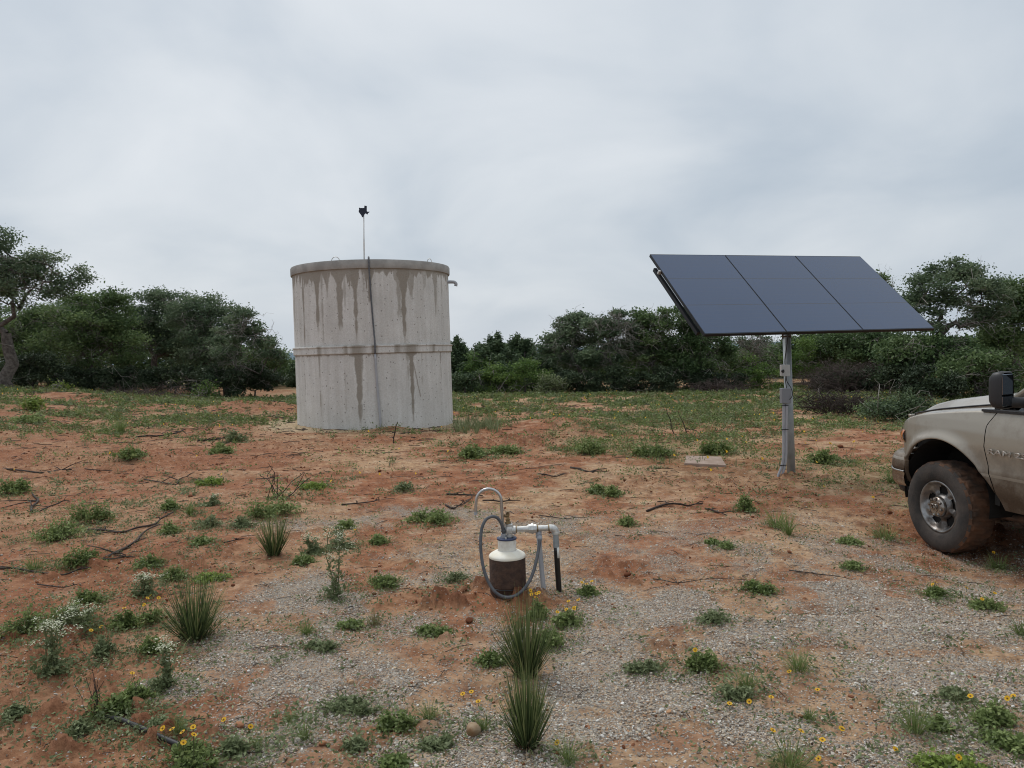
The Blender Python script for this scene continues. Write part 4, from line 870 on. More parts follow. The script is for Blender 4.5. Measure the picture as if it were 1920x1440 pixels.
GL = 'trees at the left edge of the clearing'; GRt = 'trees behind the solar array'; GC = 'trees along the middle of the clearing'
tree('oak_tree', 8, 29, [(0, 450, 28, 26), (-60, 470, 70, 45), (-30, 530, 60, 40), (40, 512, 62, 34), (95, 497, 48, 26), (125, 515, 34, 26), (100, 530, 44, 22), (70, 545, 66, 26), (-90, 560, 70, 60), (20, 490, 40, 26)], M['oak2'],
     'largest spreading oak cut by the left edge of the photo, with a thick leaning trunk', GL, 11, n_leaf=21000, leaf=.062, trunk=.22, fork=.36, clump=.36, bare=40, py=560)
tree('oak_tree', 62, 37, [(30, 610, 45, 40), (75, 600, 45, 40), (60, 650, 60, 40), (20, 660, 50, 35), (100, 640, 40, 45)], M['oak'], 'low dense oak standing right behind the leaning trunk at the far left', GL, 12, n_leaf=16000)
tree('oak_tree', 170, 34, [(150, 575, 40, 30), (195, 570, 34, 26), (215, 590, 32, 30), (130, 610, 50, 40), (180, 620, 60, 45), (225, 640, 45, 40), (150, 665, 60, 30)], M['oak'],
     'oak with pale forked lower limbs showing under its crown, left of the tank', GL, 13, n_leaf=20000, bare=60, trunk=.17, fork=.22)
tree('oak_tree', 292, 38, [(285, 570, 42, 26), (325, 565, 34, 22), (260, 600, 36, 34), (310, 610, 50, 42), (275, 645, 50, 36), (340, 650, 40, 36)], M['oak2'], 'round topped oak in the middle of the left tree line', GL, 14, n_leaf=20000, bare=30)
tree('oak_tree', 385, 36, [(370, 580, 40, 28), (400, 600, 40, 34), (350, 605, 36, 32), (385, 640, 50, 40), (415, 650, 36, 40)], M['oak2'], 'grey green oak with twiggy sides, just left of the airy leaning oak', GL, 15, n_leaf=16000, bare=60)
tree('oak_tree', 425, 33, [(442, 588, 24, 18), (462, 600, 26, 20), (440, 625, 34, 24), (480, 625, 26, 22), (460, 655, 46, 28), (500, 650, 28, 20), (425, 660, 34, 30), (515, 670, 16, 14)], M['oak2'],
     'airy leaning oak at the right end of the left tree line, sky showing through', GL, 16, n_leaf=11500, bare=70, trunk=.11, fork=.3, dens=.9, clump=.34)
tree('oak_tree', 245, 41, [(235, 600, 40, 30), (245, 640, 50, 40)], M['oak'], 'oak filling the gap behind the pale limbed oak and the round topped oak', GL, 17, n_leaf=9000)
tree('oak_tree', 130, 42, [(110, 590, 46, 30), (165, 585, 40, 26), (90, 620, 50, 40)], M['oak2'], 'oak behind the leaning oak and the pale limbed oak at the left', GL, 18, n_leaf=9000)
tree('oak_tree', 500, 44, [(495, 668, 30, 20), (520, 680, 18, 18), (470, 680, 34, 24)], M['oak'], 'small dark tree low behind the end of the left tree line', GL, 19, n_leaf=7000)
tree('oak_tree', 545, 50, [(545, 690, 18, 16), (530, 700, 18, 14)], M['oak'], 'small dark round tree half hidden by the left side of the tank', GL, 20, n_leaf=4000)
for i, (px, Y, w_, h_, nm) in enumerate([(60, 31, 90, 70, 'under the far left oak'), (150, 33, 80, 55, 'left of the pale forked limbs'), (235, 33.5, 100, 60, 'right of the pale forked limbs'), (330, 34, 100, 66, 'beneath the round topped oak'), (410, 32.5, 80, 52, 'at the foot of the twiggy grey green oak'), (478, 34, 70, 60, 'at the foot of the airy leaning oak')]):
    shrub(px, 735-(12 if px < 100 else 0), Y, w_, h_, M['thicket'], 'shade-darkened thicket bush '+nm, 'dark bushes under the left trees', 100+i, n=6500, leaf=.065)
shrub(388, 745, 31, 34, 36, M['brush'], 'bright green sapling bush in front of the airy leaning oak', None, 120, n=700)
shrub(110, 733, 30, 26, 20, M['weedlime'], 'tiny yellow green bush at the foot of the far left trees', None, 121, n=350)
# beyond the gap left of the tank: bright meadow trees
for i, (px, Y, w_, h_) in enumerate([(470, 95, 60, 30), (530, 90, 40, 26), (575, 100, 60, 30)]):
    shrub(px, 697, Y, w_, h_, M['brush'], ['far pale green tree beyond the end of the left tree line', 'far bright green tree seen in the gap beside the tank', 'far pale green tree mostly behind the tank'][i], 'far bright trees beyond the gap', 130+i, n=5000, leaf=.14, cat='tree', name='far_tree')
# middle: junipers and brush
for i, a in enumerate([(858, 36, 634, 60, 2, 'dark juniper touching the right side of the tank'), (900, 37, 648, 70, 3, 'short dark juniper second to the right of the tank'), (935, 35.5, 628, 84, 3, 'tallest dark juniper with a thin pointed tip, right of the tank'), (970, 38, 632, 60, 2, 'dark juniper with two small spires left of the central oaks'), (1000, 40, 650, 56, 2, 'low dark juniper at the left end of the central oaks'),
        (560, 46, 668, 40, 2, 'dark juniper hidden low behind the left side of the tank'), (1010, 36, 668, 60, 2, 'squat dark juniper in front of the left central oak')]):
    juniper(a[0], a[1], a[2], a[3], a[5], 'junipers right of the tank' if i != 5 else None, 200+i, a[4], n=15000)
for i, a in enumerate([(935, 735, 33, 66, 58, 'bright green bush in front of the tallest juniper'), (985, 738, 32.5, 76, 72, 'widest bright green bush between the junipers and the oaks'), (905, 728, 34.5, 50, 80, 'upright bright green bush beside the tank side junipers')]):
    shrub(*a[:5], M['brush'], a[5], 'bright bushes right of the tank', 220+i, n=4200)
shrub(1030, 740, 31.5, 44, 42, M['weedblue'], 'grey blue bush at the foot of the central oaks', None, 225, n=1500)
shrub(872, 738, 33, 60, 50, M['juniper'], 'low dark bush at the right foot of the tank', None, 226, n=3000)
tree('oak_tree', 1085, 34, [(1070, 605, 30, 16), (1095, 602, 26, 14), (1055, 625, 34, 22), (1100, 632, 40, 26), (1060, 660, 50, 30), (1040, 655, 26, 22)], M['oak2'], 'oak with a flat airy top at the left end of the central group', GC, 31, n_leaf=12000, bare=90, dens=1.0, clump=.30, trunk=.12)
tree('oak_tree', 1150, 33, [(1130, 605, 34, 14), (1165, 602, 30, 16), (1150, 630, 50, 26), (1135, 665, 56, 30), (1180, 650, 36, 30)], M['oak2'], 'oak thick with bare grey twigs in the middle of the central group', GC, 32, n_leaf=13000, bare=150, clump=.30, trunk=.12)
tree('oak_tree', 1222, 33.5, [(1200, 600, 28, 14), (1230, 612, 36, 24), (1256, 592, 26, 15), (1205, 640, 44, 30), (1250, 650, 46, 34), (1220, 680, 56, 28)], M['oak'], 'oak with two raised tufts near the lower left corner of the solar array', GC, 33, n_leaf=16000, bare=70, clump=.32)
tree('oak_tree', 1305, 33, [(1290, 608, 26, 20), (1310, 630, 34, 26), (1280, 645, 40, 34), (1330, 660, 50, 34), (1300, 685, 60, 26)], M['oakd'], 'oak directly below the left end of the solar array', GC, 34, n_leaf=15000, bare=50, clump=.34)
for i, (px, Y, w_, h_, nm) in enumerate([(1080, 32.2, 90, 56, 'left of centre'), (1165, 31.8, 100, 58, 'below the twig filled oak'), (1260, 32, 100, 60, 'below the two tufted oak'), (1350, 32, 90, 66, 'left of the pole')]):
    shrub(px, 740, Y, w_, h_, M['thicket'], 'low shade-darkened thicket bush '+nm+' in the central tree line', 'dark bushes under the central trees', 240+i, n=7000, leaf=.062)
tree('bare_tree', 1420, 36, [(1390, 640, 20, 10), (1430, 632, 26, 12), (1410, 655, 30, 16)], M['oak2'], 'thin nearly bare grey tree just left of the pole under the panels', None, 36, n_leaf=1200, bare=130, trunk=.10, clump=.25)
tree('oak_tree', 1385, 38, [(1380, 660, 40, 20), (1395, 680, 50, 26)], M['oak'], 'low oak behind the nearly bare tree and left of the pole', GRt, 37, n_leaf=9000)
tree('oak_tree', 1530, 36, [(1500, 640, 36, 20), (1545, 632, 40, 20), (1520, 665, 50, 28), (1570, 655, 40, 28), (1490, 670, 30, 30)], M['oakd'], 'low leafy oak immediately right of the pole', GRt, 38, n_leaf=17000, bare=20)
for i, a in enumerate([(1420, 733, 33, 66, 70, 'bright green bush just left of the pole'), (1505, 700, 34, 60, 66, 'bright green bush just right of the pole')]):
    shrub(*a[:5], M['brush'], a[5], 'bright bushes beside the pole', 250+i, n=4500)
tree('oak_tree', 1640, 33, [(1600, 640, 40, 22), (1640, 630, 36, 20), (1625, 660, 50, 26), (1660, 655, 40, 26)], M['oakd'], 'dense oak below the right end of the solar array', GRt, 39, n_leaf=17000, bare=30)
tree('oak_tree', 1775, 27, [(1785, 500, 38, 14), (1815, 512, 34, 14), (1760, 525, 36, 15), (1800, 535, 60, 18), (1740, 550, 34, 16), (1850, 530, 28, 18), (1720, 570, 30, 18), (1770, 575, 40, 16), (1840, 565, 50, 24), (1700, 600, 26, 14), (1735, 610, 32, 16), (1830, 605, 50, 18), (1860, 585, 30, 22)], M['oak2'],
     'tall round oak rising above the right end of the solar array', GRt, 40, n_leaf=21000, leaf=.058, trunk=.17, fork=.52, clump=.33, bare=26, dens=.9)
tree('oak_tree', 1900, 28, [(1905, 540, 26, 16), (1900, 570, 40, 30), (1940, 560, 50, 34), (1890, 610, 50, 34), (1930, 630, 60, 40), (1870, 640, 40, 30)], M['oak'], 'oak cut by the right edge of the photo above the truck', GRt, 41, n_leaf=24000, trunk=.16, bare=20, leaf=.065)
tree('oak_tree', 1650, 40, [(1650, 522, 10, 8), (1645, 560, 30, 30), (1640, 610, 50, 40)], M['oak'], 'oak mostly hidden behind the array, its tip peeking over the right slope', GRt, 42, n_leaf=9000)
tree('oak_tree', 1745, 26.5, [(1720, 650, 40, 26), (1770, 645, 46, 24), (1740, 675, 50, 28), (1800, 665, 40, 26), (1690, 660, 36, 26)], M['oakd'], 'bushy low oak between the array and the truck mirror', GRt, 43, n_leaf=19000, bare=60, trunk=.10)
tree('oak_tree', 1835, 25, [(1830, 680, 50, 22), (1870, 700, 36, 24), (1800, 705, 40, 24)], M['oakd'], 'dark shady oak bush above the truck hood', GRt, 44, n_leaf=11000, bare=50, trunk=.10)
shrub(1855, 735, 27, 60, 40, M['brush'], 'bright green bush glimpsed above the truck hood', None, 260, n=2500)
shrub(1900, 720, 30, 50, 60, M['brush'], 'bright green bush behind the truck mirror', None, 261, n=2500)
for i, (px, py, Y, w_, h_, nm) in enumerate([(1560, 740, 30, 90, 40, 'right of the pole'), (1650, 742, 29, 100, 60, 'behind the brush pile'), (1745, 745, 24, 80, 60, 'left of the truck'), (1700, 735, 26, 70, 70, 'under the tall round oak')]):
    shrub(px, py, Y, w_, h_, M['thicket'], 'low shade-darkened thicket bush '+nm, 'dark bushes under the right trees', 270+i, n=6500, leaf=.058)
# dry purple brown thicket and the cut brush pile
def dry_bush(px, py, Y, wpx, hpx, n, m, name, label, cat, seed, rmin=.004, r0=.014, flat=1.0):
    r = np.random.default_rng(seed); g = atY(px, py, Y); base = Vector((g.x, Y, hgt(g.x, Y))); root = MB(); k = Y/FPX; W_ = wpx*k/2; H_ = hpx*k
    for _ in range(n):
        a = r.uniform(-1, 1)*W_*.75; s = np.array([a, r.uniform(-.5, .5)*W_, 0.02+r.random()*H_*.3*(flat < 1)]); e = s+np.array([r.normal()*W_*.5, r.normal()*W_*.4, (r.uniform(.3, 1.0)*H_)*(1-.6*(abs(a)/W_)**2)]); P = crook(s, e, r, 4, .12); thin(root, P, r0*r.uniform(.5, 1), rmin, 3)
        for _ in range(5):
            q = P[r.integers(1, 5)]; q2 = q+(rdir(1, r)[0]*np.array([1, 1, .7])+[0, 0, .1])*r.uniform(.15, .5); Q = crook(q, q2, r, 2, .15); thin(root, Q, r0*.45, rmin*.7, 3)
    o = root.build(name, m); o.location = base; tag(o, label, cat); return o
dry_bush(1590, 738, 29.5, 150, 62, 420, M['deadtwig'], 'dry_thicket', 'purple brown leafless thicket right of the pole under the trees', 'dry thicket', 301)
dry_bush(1340, 742, 31.3, 120, 24, 120, M['deadtwig'], 'dry_thicket', 'low bare brown twigs along the foot of the trees below the array', 'dry thicket', 302)
dry_bush(270, 738, 31.5, 200, 18, 60, M['deadtwig'], 'dry_thicket', 'low bare brown twigs along the foot of the left trees', 'dry thicket', 303)
dry_bush(1578, 777, 19.5, 140, 40, 90, M['charred'], 'brush_pile', 'pile of cut dark bare branches right of the pole', 'brush pile', 304, r0=.022, flat=.5)
shrub(1690, 795, 17.3, 96, 56, M['juniper'], 'dark green cut juniper bush lying left of the truck nose', None, 305, n=5000, leaf=.035)
shrub(1655, 790, 18.3, 60, 34, M['oak'], 'loose green bush at the right end of the brush pile', None, 306, n=2500, leaf=.035)
# the wood behind everything reads as one mass
def backdrop(name, x0, x1, Y, ytop, label, seed, n=26000, leaf=.13, m='oak'):
    r = np.random.default_rng(seed); k = Y/FPX; px = r.uniform(x0, x1, n); top = np.interp(px, [x0+(x1-x0)*i/(len(ytop)-1) for i in range(len(ytop))], ytop)+14*(vnoise(px/16., px*0, seed)-.5)*2
    P0 = np.array(atY(x0, 700, Y)); P1 = np.array(atY(x1, 700, Y)); f = (px-x0)/(x1-x0); X = P0[0]+(P1[0]-P0[0])*f; Yw = Y+r.uniform(-1.5, 2.5, n)
    zt = np.array([atY(a, b, Y).z for a, b in zip(px[:], top)]); zb = height(X, Yw); Z = zb+(zt-zb)*r.random(n)**.8
    mb = MB(); leaves(mb, np.stack([X, Yw, Z], 1), leaf, r, tint=.05+.5*fbm(px/20, Z*2, seed)+.1*r.normal(size=n)); o = mb.build(name, M[m], smooth=False); tag(o, label, 'wood', kind='stuff')
backdrop('background_wood', -260, 520, 46, [560, 575, 600, 590, 600, 620, 685], 'dense wood closing the view behind the left tree line', 401, 40000)
backdrop('background_wood', 815, 1420, 46, [660, 652, 660, 645, 650, 660], 'dense wood closing the view behind the central trees', 402, 30000)
backdrop('background_wood', 1420, 2150, 44, [655, 650, 640, 640, 640, 620], 'dense wood closing the view behind the array and the truck', 403, 36000)

# ------------------------------------------------------------------ ground plants, one by one
def blades(mb, n, R, H_, wd, r, spread=.7, curve=.35, tint=(.2, .8), org=(0, 0, 0), rb=.12, seg=4, tipt=.25):
    """stiff or drooping blades fanning from the base"""
    a = r.uniform(0, 2*pi, n); f = r.random(n)**(.7 if tipt < .5 else .9); lean = f*spread; L_ = H_*r.uniform(.6, 1.08, n)*(1-.25*f); o = np.stack([np.cos(a)*R*rb*r.random(n), np.sin(a)*R*rb*r.random(n), np.zeros(n)], 1)+np.array(org)
    d = np.stack([np.cos(a), np.sin(a), np.zeros(n)], 1); sd = np.stack([-np.sin(a), np.cos(a), np.zeros(n)], 1); az = r.uniform(0, pi, n)[:, None]; sd = sd*np.cos(az)+d*np.sin(az)*.8
    t = np.linspace(0, 1, seg+1); V = []; T = []; t0 = r.uniform(*tint, n); L_ = L_ if tipt < .5 else H_*r.uniform(.70, 1.06, n)*(1-.45*f**1.4)
    for k, u in enumerate(t):
        th = lean+curve*u*f*1.3; c = o+d*(np.sin(th)*L_*u)[:, None]+np.array([0, 0, 1.])*(np.cos(th)*L_*u)[:, None]; w_ = wd*(.55+.6*u if u < .3 else (1-u)*1.05+.05); V += [c-sd*w_*.5, c+sd*w_*.5]; T += [t0+tipt*(u-.4)]*2
    V = np.stack(V, 1).reshape(-1, 3); T = np.clip(np.stack(T, 1).reshape(-1), 0, 1); m = 2*(seg+1); i = (np.arange(n)*m)[:, None, None]+(np.arange(seg)*2)[None, :, None]+np.array([0, 1, 3, 2]); mb.add(V, i.reshape(-1, 4), T)
def flower(parent, p, r, rad=.016, m='petal', npet=8, tilt=.5):
    mb = MB(); q = Vector((r.normal()*tilt, -abs(r.normal())*tilt, 1)).normalized(); R = Vector((0, 0, 1)).rotation_difference(q).to_matrix()
    for i in range(npet):
        a = i*2*pi/npet+r.normal()*.08; c, s_ = cos(a), sin(a); w_ = .42*rad
        P = [Vector((c*rad*.15-s_*w_*.4, s_*rad*.15+c*w_*.4, 0)), Vector((c*rad*.15+s_*w_*.4, s_*rad*.15-c*w_*.4, 0)), Vector((c*rad*.85+s_*w_, s_*rad*.85-c*w_, rad*.25)), Vector((c*rad*1.08, s_*rad*1.08, rad*.15)), Vector((c*rad*.85-s_*w_, s_*rad*.85+c*w_, rad*.25))]
        V = np.array([tuple(R@v+Vector(p)) for v in P]); mb.add(V, np.array([(0, 1, 2, 3, 4)]))
    o = mb.build('flower', M[m], parent, smooth=False); MB().ball(Vector(p)+q*.003, (rad*.32, rad*.32, rad*.22), 5).build('flower_centre', M['petalcore'], o); return o
def plant(kind, px, py, wpx, hpx, label, group=None, fl=0, seed=None):
    b = G(px, py); k = b.y/FPX; R = wpx*k/2; H_ = hpx*k*1.15; AROUND.append((b.x, b.y, R*.9+.05, 3 if kind == 'yucca' else int((5+wpx*.09)*(2.0 if px < 520 else 1.2)))); r = np.random.default_rng(seed if seed is not None else int(px*7+py*13))
    nm, cat = {'yucca': ('yucca_plant', 'yucca'), 'tuft': ('grass_tuft', 'grass tuft'), 'dry': ('grass_tuft', 'grass tuft'), 'tall': ('flowering_weed', 'weed'), 'daisy': ('flowering_weed', 'weed'), 'stalks': ('stalky_weed', 'weed')}.get(kind, ('weed_plant', 'weed'))
    root = empty(nm, b); tag(root, label, cat, group); root.rotation_euler[2] = 0
    M_ = {'mound': 'weed', 'blue': 'weedblue', 'lime': 'weedlime', 'tuft': 'weed', 'dry': 'drygrass', 'tall': 'weedblue', 'daisy': 'weed', 'stalks': 'weedblue'}.get(kind, 'weed'); px_ = b.y/768.
    if kind == 'yucca':
        mb = MB(); n = int(190+130*(wpx > 70)); blades(mb, n, R, H_*1.10, max(.0085, 1.2*px_), r, spread=min(1.15, math.atan2(R, H_)*2.2), curve=.02, rb=.42, tint=(.0, .8), tipt=.55); blades(mb, 16, R, H_*.9, max(.007, 1.0*px_), r, spread=1.0, curve=.6, rb=.5, tint=(.5, 1)); mb.build('blades', M['yucca'], root, smooth=False)
        mb = MB(); blades(mb, 40, R, H_*.62, max(.005, .8*px_), r, spread=1.35, curve=.5, rb=.35, tint=(0, .9)); blades(mb, 60, R, H_*.16, .012, r, spread=1.1, curve=.5, rb=.5, tint=(0, .4)); mb.build('dead_leaves', M['yuccadry'], root, smooth=False); return root
    if kind in ('tuft', 'dry'):
        mb = MB(); blades(mb, int(40+wpx*1.6), R, H_*1.05, max(.0035, .75*px_), r, spread=min(1.25, math.atan2(R, H_)*1.25), curve=.7, rb=.5); mb.build('blades', M[M_], root, smooth=False)
    elif kind == 'stalks':
        mb = MB()
        for _ in range(9): thin(mb, crook((r.normal()*R*.3, r.normal()*R*.2, 0), (r.normal()*R*.9, r.normal()*R*.5, H_*r.uniform(.6, 1)), r, 3, .05), .00055*b.y, .0004*b.y, 4)
        mb.build('stems', M['charred'], root); mb = MB(); m = 130; P = r.normal(size=(m, 3))*np.array([R*.4, R*.4, 0])+np.array([0, 0, 1])*(r.random(m)**1.6*H_*.55)[:, None]; leaves(mb, P, max(.012, px_*1.7), r, tint=r.uniform(.2, .8, m)); mb.build('foliage', M['weed'], root, smooth=False)
    elif kind == 'tall':
        st = MB(); fo = MB(); heads = []; st_n = max(2, int(wpx/16))
        for i in range(st_n):
            e = np.array([r.uniform(-.6, .6)*R, r.uniform(-.4, .4)*R, H_*r.uniform(.72, .98)]); P = crook((e[0]*.25, e[1]*.25, 0), e, r, 4, .04); thin(st, P, .0045, .003, 5)
            for u in np.linspace(.1, .95, 9):
                c = P[0]+(P[-1]-P[0])*u; q = c+np.array([r.normal()*R*.4, r.normal()*R*.3, r.uniform(0, .12)*H_]); thin(st, [c, (c+q)/2, q], .0025, .002, 3)
                m = int(20*(1.25-u)); L3 = c+(q-c)*r.random(m)[:, None]*1.1+r.normal(size=(m, 3))*R*.09; leaves(fo, L3, max(.013, px_*1.7), r, tint=r.uniform(.2, .85, m))
                if u > .55 and r.random() < .5: heads.append(q+np.array([0, 0, .02]))
            heads.append(P[-1])
        m = int(90+wpx*2); L3 = r.normal(size=(m, 3))*np.array([R*.42, R*.35, 0])+np.array([0, 0, 1])*(r.random(m)*H_*.18)[:, None]; leaves(fo, L3, max(.016, px_*2.1), r, tint=r.uniform(.1, .7, m))
        st.build('stem', M['stem'], root); fo.build('foliage', M[M_], root, smooth=False)
        for h in heads[:26]:
            mb = MB(); m = 26; P = h+r.normal(size=(m, 3))*np.array([.022, .022, .006]); leaves(mb, P, .0085, r, up=3, el=1.1); mb.build('flower_head', M['umbel'], root, smooth=False)
    else:
        mb = MB(); st = MB(); ns = int(24+wpx*(1.25 if kind != 'blue' else .75)); lf = max(.0115, px_*1.55)*(1.0 if kind != 'blue' else .8); nb = max(1, int(wpx/26)); bc = np.stack([r.uniform(-.62, .62, nb)*R*(nb > 1), r.uniform(-.4, .4, nb)*R*(nb > 1)], 1); ph = r.uniform(0, 9)
        tb = r.uniform(-.12, .12)
        for i in range(ns):
            c = bc[i % nb]; an = r.uniform(0, 2*pi); f = r.random()**.55; rl = R*(1-.42*(nb > 1))*(.65+.95*vnoise(np.array([an*1.3+ph]), np.array([ph]), 5)[0])*f; e = np.array([c[0]+cos(an)*rl*1.25, c[1]+sin(an)*rl, H_*.72*(1.02-.85*f**1.6)*r.uniform(.45, 1.1)])
            s0 = np.array([c[0]+r.normal()*R*.05, c[1]+r.normal()*R*.05, 0]); md = (s0+e)/2+np.array([0, 0, H_*.12]); m = int(9+6*r.random()); u = np.sort(r.uniform(.22, 1.03, m)); P = ((1-u)**2)[:, None]*s0+(2*u*(1-u))[:, None]*md+(u**2)[:, None]*e
            P = P+r.normal(size=P.shape)*lf*.75; leaves(mb, P, lf*(.65+.55*u), r, up=.9, el=1.9 if kind != 'blue' else 2.6, tint=np.clip(tb+.18+.42*u+r.normal()*.13+r.normal(size=m)*.10, 0, 1))
            if i % 2 == 0: thin(st, [s0, md, e], .0026, .0014, 3)
        stray = int(ns*.9); an = r.uniform(0, 2*pi, stray); q3 = R*(.8+.65*r.random(stray)); P = np.stack([np.cos(an)*q3, np.sin(an)*q3, r.random(stray)*.02+.004], 1); leaves(mb, P, lf*.8, r, up=1.5, tint=r.uniform(.1, .6, stray))
        blades(mb, int(10+wpx*.35), R*1.3, H_*1.2, max(.003, .6*px_), r, spread=1.0, curve=.5, rb=1.2)
        mb.build('foliage', M[M_], root, smooth=False); st.build('stems', M['stem'], root)
        if r.random() < .5:
            dm = MB(); blades(dm, int(8+wpx*.25), R*1.2, H_*1.5, max(.0025, .5*px_), r, spread=.95, curve=.7, rb=1.1, tint=(.2, .9)); dm.build('dry_stems', M['drygrass'], root, smooth=False)
    if fl:
        sm = MB(); ps = []
        for i in range(fl): 
            e = np.array([r.uniform(-.9, .9)*R, r.uniform(-.6, .4)*R, H_*r.uniform(.75, 1.15)]); thin(sm, crook((e[0]*.3, e[1]*.3, 0), e, r, 3, .06), .0022, .0018, 3); ps.append(e)
        sm.build('flower_stems', M['stem'], root)
        for e in ps: flower(root, e, r, rad=max(.0125, px_*1.45))
    return root
